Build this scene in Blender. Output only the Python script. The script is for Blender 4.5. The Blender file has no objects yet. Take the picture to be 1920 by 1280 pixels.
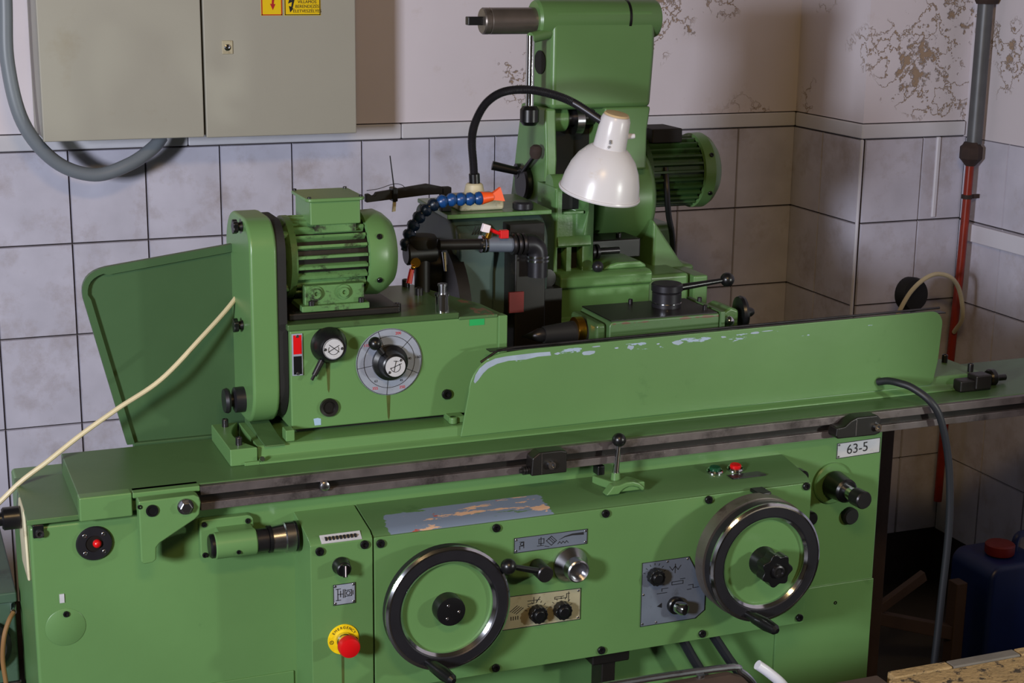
import bpy, bmesh, math, random
from mathutils import Vector, Matrix
random.seed(7)
C = bpy.context.scene.collection
S = bpy.context.scene
PI = math.pi

# ------------------------------------------------------------------ camera
cam_d = bpy.data.cameras.new('camera'); cam = bpy.data.objects.new('camera', cam_d); C.objects.link(cam)
yaw, pitch, roll, fpx = .382012551, .241690389, -.0127657052, 3021.57
fw = Vector((math.sin(yaw)*math.cos(pitch), math.cos(yaw)*math.cos(pitch), -math.sin(pitch)))
rt = Vector((math.cos(yaw), -math.sin(yaw), 0)); dn = fw.cross(rt)
c_, s_ = math.cos(roll), math.sin(roll)
rt2 = c_*rt + s_*dn; dn2 = -s_*rt + c_*dn
cam.matrix_world = Matrix(((rt2.x, -dn2.x, -fw.x, 0), (rt2.y, -dn2.y, -fw.y, 0), (rt2.z, -dn2.z, -fw.z, 1.95), (0, 0, 0, 1)))
cam_d.sensor_width = 36; cam_d.lens = fpx*36/1920; cam_d.clip_start = .05; cam_d.clip_end = 50
S.camera = cam

# ------------------------------------------------------------------ world, lights, exposure
W = bpy.data.worlds.new('world'); S.world = W; W.use_nodes = True
bg = W.node_tree.nodes['Background']; bg.inputs[0].default_value = (1.0, .78, .52, 1); bg.inputs[1].default_value = .034
def area(name, loc, target, sx, sy, power, col):
    d = bpy.data.lights.new(name, 'AREA'); d.shape = 'RECTANGLE'; d.size = sx; d.size_y = sy; d.energy = power; d.color = col
    o = bpy.data.objects.new(name, d); C.objects.link(o); o.location = loc
    o.rotation_euler = (Vector(target)-Vector(loc)).to_track_quat('-Z', 'Y').to_euler()
    return o
def spot(name, loc, target, power, col, deg, blend, rad):
    d = bpy.data.lights.new(name, 'SPOT'); d.energy = power; d.color = col; d.spot_size = math.radians(deg); d.spot_blend = blend; d.shadow_soft_size = rad
    o = bpy.data.objects.new(name, d); C.objects.link(o); o.location = loc
    o.rotation_euler = (Vector(target)-Vector(loc)).to_track_quat('-Z', 'Y').to_euler()
    return o
area('window_left', (-1.75, .48, 1.85), (1.0, 3.4, 1.15), .40, .48, 140, (.87, .90, 1.0))
spot('lamp_front_right', (2.72, .9, 1.40), (1.30, 2.6, .88), 74, (.95, 1.0, .92), 46, .5, .07)
area('ceiling_lamp', (.25, .1, 3.1), (1.5, 3.3, 1.2), .7, .25, 29, (1.0, .66, .30))
S.view_settings.view_transform = 'Standard'; S.view_settings.look = 'None'
S.view_settings.exposure = 0.0; S.view_settings.gamma = 1.0; S.view_settings.use_curve_mapping = False

# ------------------------------------------------------------------ materials
def lin(c):
    return tuple(((v/255)/12.92 if v/255 <= .04045 else ((v/255+.055)/1.055)**2.4) for v in c) + (1,)
M = {}
def mat(name, rgb, rough=.5, metal=0., var=.12, scale=6., bump=0., bscale=60., dirt=None, dirt_lo=.58, dirt_hi=.72, dscale=9., coat=0.):
    """procedural paint or metal: base colour with soft tonal variation, optional dirt patches and fine relief"""
    m = bpy.data.materials.new(name); m.use_nodes = True; nt = m.node_tree; N = nt.nodes; L = nt.links
    b = N['Principled BSDF']; b.inputs['Roughness'].default_value = rough; b.inputs['Metallic'].default_value = metal
    if coat: b.inputs['Coat Weight'].default_value = coat; b.inputs['Coat Roughness'].default_value = .12
    g = N.new('ShaderNodeNewGeometry')
    n1 = N.new('ShaderNodeTexNoise'); n1.inputs['Scale'].default_value = scale; n1.inputs['Detail'].default_value = 5
    L.new(g.outputs['Position'], n1.inputs['Vector'])
    r = N.new('ShaderNodeValToRGB'); col = lin(rgb)
    lo = tuple(c*(1-var) for c in col[:3])+(1,); hi = tuple(min(1, c*(1+var)) for c in col[:3])+(1,)
    r.color_ramp.elements[0].position = .3; r.color_ramp.elements[1].position = .7
    r.color_ramp.elements[0].color = lo; r.color_ramp.elements[1].color = hi
    L.new(n1.outputs['Fac'], r.inputs['Fac']); out = r.outputs['Color']
    if dirt:
        n2 = N.new('ShaderNodeTexNoise'); n2.inputs['Scale'].default_value = dscale; n2.inputs['Detail'].default_value = 8; n2.inputs['Roughness'].default_value = .7
        L.new(g.outputs['Position'], n2.inputs['Vector'])
        mr = N.new('ShaderNodeMapRange'); mr.inputs['From Min'].default_value = dirt_lo; mr.inputs['From Max'].default_value = dirt_hi
        L.new(n2.outputs['Fac'], mr.inputs['Value'])
        mx = N.new('ShaderNodeMix'); mx.data_type = 'RGBA'; mx.inputs['B'].default_value = lin(dirt)
        L.new(mr.outputs['Result'], mx.inputs['Factor']); L.new(out, mx.inputs['A']); out = mx.outputs['Result']
    L.new(out, b.inputs['Base Color'])
    if bump:
        n3 = N.new('ShaderNodeTexNoise'); n3.inputs['Scale'].default_value = bscale; n3.inputs['Detail'].default_value = 4
        L.new(g.outputs['Position'], n3.inputs['Vector'])
        bp = N.new('ShaderNodeBump'); bp.inputs['Strength'].default_value = bump; bp.inputs['Distance'].default_value = .01
        L.new(n3.outputs['Fac'], bp.inputs['Height']); L.new(bp.outputs['Normal'], b.inputs['Normal'])
    M[name] = m; return m

def worn(name, src, layers, box_lo, box_hi, soft, scale=14.):
    """copy of a paint with ragged bare patches inside a world-space box (where the paint has really chipped off)"""
    m = M[src].copy(); m.name = name; nt = m.node_tree; N = nt.nodes; L = nt.links; b = N['Principled BSDF']
    out = b.inputs['Base Color'].links[0].from_socket
    g = N.new('ShaderNodeNewGeometry'); sp = N.new('ShaderNodeSeparateXYZ'); L.new(g.outputs['Position'], sp.inputs[0])
    mask = None
    for k, ax in enumerate('XYZ'):
        for sgn, lim in ((1, box_lo[k]), (-1, box_hi[k])):
            if lim is None: continue
            mr = N.new('ShaderNodeMapRange')
            a, c = (lim, lim+soft[k]) if sgn == 1 else (lim, lim-soft[k])
            mr.inputs['From Min'].default_value = a; mr.inputs['From Max'].default_value = c
            L.new(sp.outputs[ax], mr.inputs['Value'])
            if mask is None: mask = mr.outputs['Result']
            else:
                mu = N.new('ShaderNodeMath'); mu.operation = 'MULTIPLY'; L.new(mask, mu.inputs[0]); L.new(mr.outputs['Result'], mu.inputs[1]); mask = mu.outputs[0]
    for (rgb, thr, seed, stretch) in layers:
        mp = N.new('ShaderNodeMapping'); mp.inputs['Location'].default_value = (seed, seed*.7, seed*.3); mp.inputs['Scale'].default_value = stretch
        L.new(g.outputs['Position'], mp.inputs['Vector'])
        n = N.new('ShaderNodeTexNoise'); n.inputs['Scale'].default_value = scale; n.inputs['Detail'].default_value = 6; n.inputs['Roughness'].default_value = .65
        L.new(mp.outputs[0], n.inputs['Vector'])
        ad = N.new('ShaderNodeMath'); ad.operation = 'MULTIPLY'; L.new(n.outputs['Fac'], ad.inputs[0]); L.new(mask, ad.inputs[1])
        mr = N.new('ShaderNodeMapRange'); mr.inputs['From Min'].default_value = thr; mr.inputs['From Max'].default_value = thr+.012
        L.new(ad.outputs[0], mr.inputs['Value'])
        mx = N.new('ShaderNodeMix'); mx.data_type = 'RGBA'; mx.inputs['B'].default_value = lin(rgb)
        L.new(mr.outputs['Result'], mx.inputs['Factor']); L.new(out, mx.inputs['A']); out = mx.outputs['Result']
    L.new(out, b.inputs['Base Color']); M[name] = m; return m

GREEN = (90, 127, 76)
mat('green', GREEN, .34, var=.07, scale=3.5, bump=.03, bscale=35, dirt=(56, 92, 52), dirt_lo=.66, dirt_hi=.82, dscale=5)
mat('green_dark', (72, 102, 62), .38, var=.08, scale=4, bump=.03, bscale=35, dirt=(44, 72, 42), dirt_lo=.62, dirt_hi=.8, dscale=5)
mat('green_oily', (66, 92, 54), .3, var=.15, scale=8, dirt=(42, 46, 28), dirt_lo=.52, dirt_hi=.68, dscale=11)
mat('green_cast', (86, 124, 72), .3, var=.1, scale=7, bump=.12, bscale=28, dirt=(60, 78, 40), dirt_lo=.62, dirt_hi=.8, dscale=9)
mat('green_motor', (86, 124, 74), .4, var=.12, scale=14, bump=.1, bscale=90, dirt=(40, 42, 32), dirt_lo=.53, dirt_hi=.64, dscale=26)
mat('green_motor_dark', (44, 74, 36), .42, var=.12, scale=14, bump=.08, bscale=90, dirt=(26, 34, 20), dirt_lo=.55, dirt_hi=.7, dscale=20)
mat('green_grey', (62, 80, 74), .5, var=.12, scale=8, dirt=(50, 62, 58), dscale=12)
mat('guard_shade_green', (58, 86, 54), .42, var=.08, scale=4, bump=.03, bscale=35, dirt=(40, 62, 38), dirt_lo=.6, dirt_hi=.8, dscale=4)  # shade on the rear guard painted in as a darker green
mat('oil_run', (74, 84, 44), .25, var=.2, scale=30)
mat('bare_metal', (150, 164, 182), .5, metal=.1, var=.12, scale=40)
mat('tank_green', (60, 84, 66), .5, var=.14, scale=5, dirt=(30, 42, 34))
mat('black', (16, 16, 18), .32, var=.2, scale=20)
mat('black_matt', (13, 12, 12), .7, var=.25, scale=12, dirt=(40, 32, 24), dirt_lo=.62, dirt_hi=.8)
mat('oily_black', (20, 17, 15), .42, var=.3, scale=16, dirt=(52, 42, 32), dirt_lo=.6, dirt_hi=.75, dscale=18)
mat('rubber', (30, 32, 38), .5, var=.1)
mat('steel', (176, 176, 182), .26, metal=1., var=.12, scale=30, dirt=(70, 62, 56), dirt_lo=.62, dirt_hi=.8, dscale=22)
mat('steel_dark', (66, 64, 66), .34, metal=.85, var=.18, scale=22, dirt=(34, 28, 26), dirt_lo=.55, dirt_hi=.75, dscale=16)
mat('gunmetal', (46, 45, 50), .38, metal=.55, var=.12, scale=24)
mat('spindle_steel', (128, 120, 114), .33, metal=.75, var=.12, scale=22, dirt=(60, 50, 42), dirt_lo=.56, dirt_hi=.75, dscale=16)
mat('rail_steel', (112, 104, 104), .42, metal=.6, var=.25, scale=20, dirt=(48, 42, 42), dirt_lo=.5, dirt_hi=.66, dscale=8)
mat('chrome', (205, 208, 214), .13, metal=1., var=.04)
mat('brass', (190, 140, 50), .28, metal=1., var=.1)
mat('aluminium', (150, 156, 170), .45, metal=.25, var=.1, scale=24, dirt=(110, 108, 100), dirt_lo=.6, dirt_hi=.8, dscale=16)
mat('plate_grey', (104, 112, 126), .45, metal=.2, var=.08, scale=22, dirt=(74, 76, 80), dirt_lo=.6, dirt_hi=.8, dscale=18)
mat('plate_beige', (150, 144, 118), .5, var=.1, scale=22, dirt=(112, 98, 62), dirt_lo=.55, dirt_hi=.75, dscale=14)
mat('plate_light', (176, 176, 180), .5, var=.08, scale=40, dirt=(130, 120, 90), dirt_lo=.6, dirt_hi=.8, dscale=30)
mat('ink', (20, 20, 24), .6, var=.05)
mat('ink_red', (176, 24, 36), .5, var=.1)
mat('yellow', (236, 200, 20), .4, var=.06)
mat('red', (196, 12, 18), .32, var=.06)
mat('red_dark', (110, 22, 20), .5, var=.12)
mat('white_tag', (226, 214, 220), .5, var=.05)
mat('button_green', (20, 70, 44), .3, var=.1)
mat('sticker_green', (20, 150, 76), .5, var=.05)
mat('chip_blue', (146, 172, 196), .6, var=.05)
mat('cabinet', (164, 162, 150), .48, var=.03, scale=4, bump=.02, bscale=200, dirt=(150, 142, 120), dirt_lo=.62, dirt_hi=.85, dscale=3)
mat('conduit', (118, 126, 134), .42, var=.06, scale=10)
mat('cream_cable', (196, 184, 150), .5, var=.1, scale=10)
mat('brown_cable', (130, 96, 58), .5, var=.15, scale=10)
mat('lamp_white', (206, 204, 208), .28, var=.04, scale=6, dirt=(186, 168, 136), dirt_lo=.58, dirt_hi=.8, dscale=9)
mat('lamp_top', (196, 172, 132), .4, var=.08)
mat('hose_blue', (18, 62, 118), .32, var=.15, scale=20)
mat('hose_navy', (10, 26, 46), .34, var=.15, scale=20)
mat('orange', (240, 88, 30), .4, var=.06)
mat('beige_plastic', (186, 178, 150), .5, var=.12, scale=14, dirt=(120, 96, 60), dscale=16)
mat('tile', (198, 197, 213), .16, var=.09, scale=9, bump=.015, bscale=40, dirt=(172, 165, 172), dirt_lo=.5, dirt_hi=.72, dscale=7)
mat('tile_trim', (206, 206, 214), .22, var=.06, scale=6)
mat('grout', (52, 46, 48), .9, var=.2, scale=30)
mat('corner_white', (214, 214, 226), .3, var=.03)
mat('pipe_grey', (92, 94, 98), .45, metal=.3, var=.12, scale=16)
mat('pipe_red', (138, 40, 20), .36, var=.2, scale=18, dirt=(64, 24, 14), dscale=20)
mat('rust', (52, 38, 34), .8, var=.3, scale=30)
mat('canister_blue', (9, 30, 84), .4, var=.12, scale=8)
mat('floor', (48, 43, 38), .75, var=.2, scale=4, bump=.1, bscale=40, dirt=(36, 32, 28))
mat('grey_wood', (96, 90, 84), .75, var=.15, scale=12, bump=.1, bscale=80)
mat('brown_wood', (62, 46, 37), .75, var=.2, scale=9, bump=.1, bscale=60)

# flaking plaster: own colour patches and relief
def plaster(name, flake, crack):
    m = mat(name, (214, 208, 216), .85, var=.05, scale=2.5, dirt=(178, 160, 144), dirt_lo=.60, dirt_hi=.85, dscale=3)
    nt = m.node_tree; N = nt.nodes; L = nt.links; b = N['Principled BSDF']
    out = b.inputs['Base Color'].links[0].from_socket; g = N.new('ShaderNodeNewGeometry')
    n = N.new('ShaderNodeTexNoise'); n.inputs['Scale'].default_value = 22; n.inputs['Detail'].default_value = 7; n.inputs['Roughness'].default_value = .62
    n2 = N.new('ShaderNodeTexNoise'); n2.inputs['Scale'].default_value = 3.2; n2.inputs['Detail'].default_value = 2
    L.new(g.outputs['Position'], n.inputs['Vector']); L.new(g.outputs['Position'], n2.inputs['Vector'])
    ml = N.new('ShaderNodeMath'); ml.operation = 'MULTIPLY'; L.new(n.outputs['Fac'], ml.inputs[0]); L.new(n2.outputs['Fac'], ml.inputs[1])
    mr0 = N.new('ShaderNodeMapRange'); mr0.inputs['From Min'].default_value = flake; mr0.inputs['From Max'].default_value = flake+.03
    L.new(ml.outputs[0], mr0.inputs['Value'])
    n4 = N.new('ShaderNodeTexNoise'); n4.inputs['Scale'].default_value = 15; n4.inputs['Detail'].default_value = 5; n4.inputs['Roughness'].default_value = .6; L.new(g.outputs['Position'], n4.inputs['Vector'])
    sb = N.new('ShaderNodeMath'); sb.operation = 'SUBTRACT'; sb.inputs[1].default_value = .5; L.new(n4.outputs['Fac'], sb.inputs[0])
    ab = N.new('ShaderNodeMath'); ab.operation = 'ABSOLUTE'; L.new(sb.outputs[0], ab.inputs[0])
    cr = N.new('ShaderNodeMapRange'); cr.inputs['From Min'].default_value = .016; cr.inputs['From Max'].default_value = .006; L.new(ab.outputs[0], cr.inputs['Value'])
    rg_ = N.new('ShaderNodeMapRange'); rg_.inputs['From Min'].default_value = crack; rg_.inputs['From Max'].default_value = crack+.06; L.new(n2.outputs['Fac'], rg_.inputs['Value'])
    cm = N.new('ShaderNodeMath'); cm.operation = 'MULTIPLY'; L.new(cr.outputs['Result'], cm.inputs[0]); L.new(rg_.outputs['Result'], cm.inputs[1])
    mr = N.new('ShaderNodeMath'); mr.operation = 'MAXIMUM'; L.new(mr0.outputs['Result'], mr.inputs[0]); L.new(cm.outputs[0], mr.inputs[1])
    mx = N.new('ShaderNodeMix'); mx.data_type = 'RGBA'; mx.inputs['B'].default_value = lin((160, 138, 118))
    L.new(mr.outputs[0], mx.inputs['Factor']); L.new(out, mx.inputs['A']); L.new(mx.outputs['Result'], b.inputs['Base Color'])
    iv = N.new('ShaderNodeMath'); iv.operation = 'SUBTRACT'; iv.inputs[0].default_value = 1; L.new(mr.outputs[0], iv.inputs[1])
    bp = N.new('ShaderNodeBump'); bp.inputs['Strength'].default_value = .7; bp.inputs['Distance'].default_value = .006
    L.new(iv.outputs[0], bp.inputs['Height']); L.new(bp.outputs['Normal'], b.inputs['Normal'])
plaster('plaster', .41, .60); plaster('plaster_flaking', .345, .46)

# splintered, paint-flaked bench boards
def bench_mat():
    m = mat('bench_wood', (150, 124, 84), .7, var=.2, scale=10, bump=.5, bscale=90, dirt=(52, 42, 32), dirt_lo=.54, dirt_hi=.60, dscale=40)
bench_mat()
worn('shelf_worn', 'green_dark', [((104, 116, 134), .40, 0.4, (.30, 1.2, 1)), ((186, 150, 122), .555, 3.1, (.5, 1.8, 1)), ((150, 74, 66), .64, 7.7, (1, 1.2, 1))], (.775, 2.552, .925), (1.15, 2.640, None), (.04, .004, .004), 16)
worn('guard_worn', 'green', [((150, 168, 190), .575, 1.3, (.6, 1, 2.0))], (1.0, None, 1.174), (1.95, None, 1.209), (.05, 1, .010), 26)
worn('headstock_worn', 'green_dark', [((120, 90, 70), .5, 2.2, (1, 1, 1))], (1.02, 2.7, 1.24), (1.2, 2.95, None), (.04, .02, .012), 22)
worn('tail_worn', 'green_dark', [((96, 70, 54), .5, 5.2, (.5, 1, 1))], (1.3, 2.7, 1.215), (1.66, 2.82, None), (.03, .02, .008), 22)

# ------------------------------------------------------------------ mesh helpers
WL = {}          # world location of each object
def box(bm, x0, x1, y0, y1, z0, z1):
    v = [bm.verts.new((x, y, z)) for z in (z0, z1) for y in (y0, y1) for x in (x0, x1)]
    for f in ((0, 2, 3, 1), (4, 5, 7, 6), (0, 1, 5, 4), (2, 6, 7, 3), (0, 4, 6, 2), (1, 3, 7, 5)): bm.faces.new([v[i] for i in f])
def prism(bm, pts, axis, a, b):
    def p(u, w, t): return {'x': (t, u, w), 'y': (u, t, w), 'z': (u, w, t)}[axis]
    A = [bm.verts.new(p(u, w, a)) for u, w in pts]; B = [bm.verts.new(p(u, w, b)) for u, w in pts]
    n = len(pts); bm.faces.new(A); bm.faces.new(B[::-1])
    for i in range(n): bm.faces.new((A[i], B[i], B[(i+1) % n], A[(i+1) % n]))
def frame(d):
    d = Vector(d).normalized(); a = Vector((0, 0, 1)) if abs(d.z) < .9 else Vector((1, 0, 0))
    u = d.cross(a).normalized(); return d, u, u.cross(d) * -1
def lathe(bm, prof, o, d, seg=32, closed=False):
    """profile of (radius, height) turned about the axis d through o"""
    d, u, w = frame(d); o = Vector(o); rings = []
    for r, h in prof:
        if r < 1e-6: rings.append([bm.verts.new(o+d*h)])
        else: rings.append([bm.verts.new(o+d*h+(u*math.cos(2*PI*k/seg)+w*math.sin(2*PI*k/seg))*r) for k in range(seg)])
    prs = list(zip(rings, rings[1:]))
    if closed: prs.append((rings[-1], rings[0]))
    for a, b in prs:
        if len(a) == 1 and len(b) == 1: continue
        for k in range(seg):
            k2 = (k+1) % seg
            if len(a) == 1: bm.faces.new((a[0], b[k2], b[k]))
            elif len(b) == 1: bm.faces.new((a[k], a[k2], b[0]))
            else: bm.faces.new((a[k], a[k2], b[k2], b[k]))
def cyl(bm, p0, p1, r0, r1=None, seg=24, bev=0.):
    r1 = r0 if r1 is None else r1; p0 = Vector(p0); p1 = Vector(p1); h = (p1-p0).length
    b = min(bev, h*.4, r0*.6, r1*.6) if bev else 0
    pr = [(0, 0), (r0-b, 0)] + ([(r0, b), (r1, h-b)] if b else [(r1, h)]) + ([(r1-b, h)] if b else []) + [(0, h)]
    lathe(bm, pr, p0, p1-p0, seg)
def smooth_path(pts, n=8):
    P = [Vector(p) for p in pts]; P = [P[0]*2-P[1]] + P + [P[-1]*2-P[-2]]; out = []
    for i in range(1, len(P)-2):
        a, b, c, d = P[i-1:i+3]
        for k in range(n):
            t = k/n
            out.append(.5*((2*b)+(c-a)*t+(2*a-5*b+4*c-d)*t*t+(3*b-a-3*c+d)*t**3))
    out.append(P[-2]); return out
def tube(bm, pts, r, seg=12, n=8, rfun=None):
    P = smooth_path(pts, n) if n > 1 else [Vector(p) for p in pts]
    t0 = (P[1]-P[0]).normalized(); _, u, _ = frame(t0); rings = []
    for i, p in enumerate(P):
        t = (P[min(i+1, len(P)-1)]-P[max(i-1, 0)]).normalized()
        u = (u-t*u.dot(t)).normalized(); w = t.cross(u); rr = rfun(i, len(P)) if rfun else r
        rings.append([bm.verts.new(p+(u*math.cos(2*PI*k/seg)+w*math.sin(2*PI*k/seg))*rr) for k in range(seg)])
    for a, b in zip(rings, rings[1:]):
        for k in range(seg): bm.faces.new((a[k], a[(k+1) % seg], b[(k+1) % seg], b[k]))
    bm.faces.new(rings[0][::-1]); bm.faces.new(rings[-1])
def sphere(bm, c, r, sy=1.):
    lathe(bm, [(r*math.sin(PI*k/12), -r*math.cos(PI*k/12)*sy) for k in range(13)], c, (0, 0, 1), 24)
def rrect(x0, x1, z0, z1, rs, n=6):
    """rounded rectangle outline; rs = radii of (bl, br, tr, tl)"""
    out = []
    for (cx, cz, r, a0) in ((x0, z0, rs[0], PI), (x1, z0, rs[1], 1.5*PI), (x1, z1, rs[2], 0), (x0, z1, rs[3], .5*PI)):
        sx = 1 if cx == x0 else -1; sz = 1 if cz == z0 else -1
        if r <= 0: out.append((cx, cz)); continue
        for k in range(n+1):
            a = a0 + .5*PI*k/n; out.append((cx+sx*r+r*math.cos(a), cz+sz*r+r*math.sin(a)))
    return out
def B(): return bmesh.new()
def finish(bm, name, ang=32):
    bmesh.ops.recalc_face_normals(bm, faces=bm.faces)
    for f in bm.faces: f.smooth = True
    for e in bm.edges:
        if len(e.link_faces) == 2 and e.calc_face_angle(0) > math.radians(ang): e.smooth = False
    me = bpy.data.meshes.new(name); bm.to_mesh(me); bm.free(); return me
def obj(name, bm, m, parent=None, bevel=0., seg=2, ang=32):
    xs = [v.co for v in bm.verts]
    c = Vector(((min(v.x for v in xs)+max(v.x for v in xs))/2, (min(v.y for v in xs)+max(v.y for v in xs))/2, (min(v.z for v in xs)+max(v.z for v in xs))/2))
    bmesh.ops.translate(bm, verts=bm.verts, vec=-c)
    me = finish(bm, name, ang); me.materials.append(M[m])
    o = bpy.data.objects.new(name, me); C.objects.link(o); WL[o.name] = c
    if parent: o.parent = parent; o.location = c-WL[parent.name]
    else: o.location = c
    if bevel:
        bv = o.modifiers.new('bevel', 'BEVEL'); bv.width = bevel; bv.segments = seg; bv.limit_method = 'ANGLE'; bv.angle_limit = math.radians(32); bv.harden_normals = True
    return o
def inst(name, me, loc, parent=None, rot=(0, 0, 0)):
    o = bpy.data.objects.new(name, me); C.objects.link(o); loc = Vector(loc); WL[o.name] = loc
    if parent: o.parent = parent; o.location = loc-WL[parent.name]
    else: o.location = loc
    o.rotation_euler = rot; return o
def shared(name, bm, m, ang=32):
    me = finish(bm, name, ang); me.materials.append(M[m]); return me
def thing(name, label, cat, loc, group=None):
    o = bpy.data.objects.new(name, None); o.empty_display_size = .05; C.objects.link(o); o.location = loc; WL[o.name] = Vector(loc)
    return tag(o, label, cat, group)
def tag(o, label, cat, group=None):
    o['label'] = label; o['category'] = cat
    if group: o['group'] = group
    return o
def struct(name, bm, m, parent=None, bevel=0.):
    o = obj(name, bm, m, parent, bevel)
    if not parent: o['kind'] = 'structure'
    return o
def lab(o, label): o['label'] = label; return o
def text(bm, s, x, y, z, size, rot=0., up='z', thick=.0003):
    """flat lettering whose centre is at x, z on a face that looks to -Y (up='z') or upwards (up='y')"""
    cu = bpy.data.curves.new('t', 'FONT'); cu.body = s; cu.size = size; cu.align_x = 'CENTER'; cu.align_y = 'CENTER'; cu.extrude = thick
    o = bpy.data.objects.new('t', cu); C.objects.link(o); bpy.context.view_layer.update()
    me = bpy.data.meshes.new_from_object(o.evaluated_get(bpy.context.evaluated_depsgraph_get()))
    mtx = Matrix.Translation((x, y, z)) @ Matrix.Rotation(-rot, 4, 'Y') @ Matrix.Rotation(PI/2 if up == 'z' else 0, 4, 'X')
    me.transform(mtx); bm.from_mesh(me); bpy.data.objects.remove(o); bpy.data.meshes.remove(me); bpy.data.curves.remove(cu)
def stroke(bm, pts, y, w=.0012, t=.0006):
    """raised printed line through (x, z) points on a face at depth y"""
    for (x0, z0), (x1, z1) in zip(pts, pts[1:]):
        d = Vector((x1-x0, z1-z0)); n = Vector((-d.y, d.x)).normalized()*w/2; e = d.normalized()*w/2
        q = [(x0-e.x+n.x, z0-e.y+n.y), (x1+e.x+n.x, z1+e.y+n.y), (x1+e.x-n.x, z1+e.y-n.y), (x0-e.x-n.x, z0-e.y-n.y)]
        prism(bm, q, 'y', y-t, y)
def ring_pts(cx, cz, r, a0=0, a1=360, n=24):
    return [(cx+r*math.cos(math.radians(a0+(a1-a0)*k/n)), cz+r*math.sin(math.radians(a0+(a1-a0)*k/n))) for k in range(n+1)]

# shared small hardware (axis towards -Y unless said)
def socket_screw(r=.0075, h=.004):
    bm = B(); lathe(bm, [(0, 0), (r, 0), (r, h*.8), (r*.9, h), (r*.5, h), (r*.5, h*.35), (0, h*.35)], (0, 0, 0), (0, -1, 0), 16)
    return bm
SCREW = shared('screw', socket_screw(.0078, .005), 'black')
PIN = shared('rivet', socket_screw(.0028, .0012), 'steel')
bm = B(); lathe(bm, [(0, 0), (.008, 0), (.008, .009), (.007, .010), (.0045, .010), (.0045, .005), (0, .005)], (0, 0, 0), (0, 0, 1), 14)
CAPBOLT = shared('bolt', bm, 'steel_dark')

# ================================================================== THE ROOM
GX0, GW, GH, ZT = .885, .2, .248, 1.4115
bm = B(); box(bm, -1.4, 2.69, 4.35, 4.55, 0, 1.458); wall = struct('wall_back', bm, 'grout')
bm = B(); box(bm, -1.4, 2.69, 4.345, 4.55, 1.458, 3.2); p = obj('plaster', bm, 'plaster', wall)
bm = B(); box(bm, 2.69, 3.25, 3.98, 4.55, 0, 1.458); pil = struct('wall_pillar', bm, 'grout')
bm = B(); box(bm, 2.686, 3.25, 3.976, 4.55, 1.458, 3.2); obj('plaster', bm, 'plaster_flaking', pil)
bm = B(); box(bm, 3.052, 3.25, -1.5, 3.98, 0, 1.41); wr = struct('wall_right', bm, 'grout')
bm = B(); box(bm, 3.045, 3.25, -1.5, 3.98, 1.41, 3.2); obj('plaster', bm, 'plaster', wr)
bm = B(); box(bm, -3, 3.25, -1.5, 4.55, -.1, 0); struct('floor', bm, 'floor')
def tile_mesh(w, h, ax='y', t=.007):
    bm = B(); c = .0016; w2, h2 = w/2-.0016, h/2-.0016
    def P(u, v, d): return (u, -d, v) if ax == 'y' else (-d, u, v)
    A = [bm.verts.new(P(u, v, 0)) for u, v in ((-w2, -h2), (w2, -h2), (w2, h2), (-w2, h2))]
    D = [bm.verts.new(P(u*(1-c/w2), v*(1-c/h2), t)) for u, v in ((-w2, -h2), (w2, -h2), (w2, h2), (-w2, h2))]
    bm.faces.new(D)
    for i in range(4): bm.faces.new((A[i], A[(i+1) % 4], D[(i+1) % 4], D[i]))
    return shared('tile', bm, 'tile', 20)
T0 = tile_mesh(GW, GH)
for i in range(-6, 9):
    for j in range(5):
        x = GX0+GW*(i+.5); z = ZT-GH*(j+.5)
        inst('tile', T0, (x, 4.35, z), wall)
# pillar: left flank and front
TS = tile_mesh(.2, GH, 'x'); TS2 = tile_mesh(.17, GH, 'x')
for j in range(5):
    z = ZT-GH*(j+.5)
    inst('tile', TS2, (2.69, 4.35-.085, z), pil); inst('tile', TS, (2.69, 4.35-.27, z), pil)
TF = tile_mesh(.2, GH); TF2 = tile_mesh(.152, GH)
for j in range(5):
    z = ZT-GH*(j+.5)
    inst('tile', TF, (2.798, 3.98, z), pil); inst('tile', TF2, (2.975, 3.98, z), pil)
# right wall
for i in range(8):
    for j in range(5):
        inst('tile', TS, (3.052, 3.97-.2*(i+.5), 1.41-GH*(j+.5)), wr)
# trims
def trim(name, x0, x1, y0, y1, z0, z1, m='tile_trim'):
    bm = B(); box(bm, x0, x1, y0, y1, z0, z1); return struct(name, bm, m, None, .004)
k = 1
for x in [-1.0, -.4, .2, .8, 1.4, 2.0]:
    trim('trim_%d' % k, x, 2.682 if x == 2.0 else x+.5985, 4.336, 4.35, ZT+.002, 1.4555); k += 1
trim('trim_7', 2.678, 2.69, 3.972, 4.334, ZT+.002, 1.4555)
trim('trim_8', 2.678, 3.04, 3.966, 3.98, ZT+.002, 1.4555)
trim('trim_9', 2.680, 2.690, 3.969, 3.979, 0, ZT, 'corner_white')
trim('trim_10', 2.944, 2.958, 3.967, 3.979, 1.17, ZT, 'corner_white')
trim('trim_11', 3.030, 3.052, 1.2, 3.93, 1.105, 1.158, 'corner_white')

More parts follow.
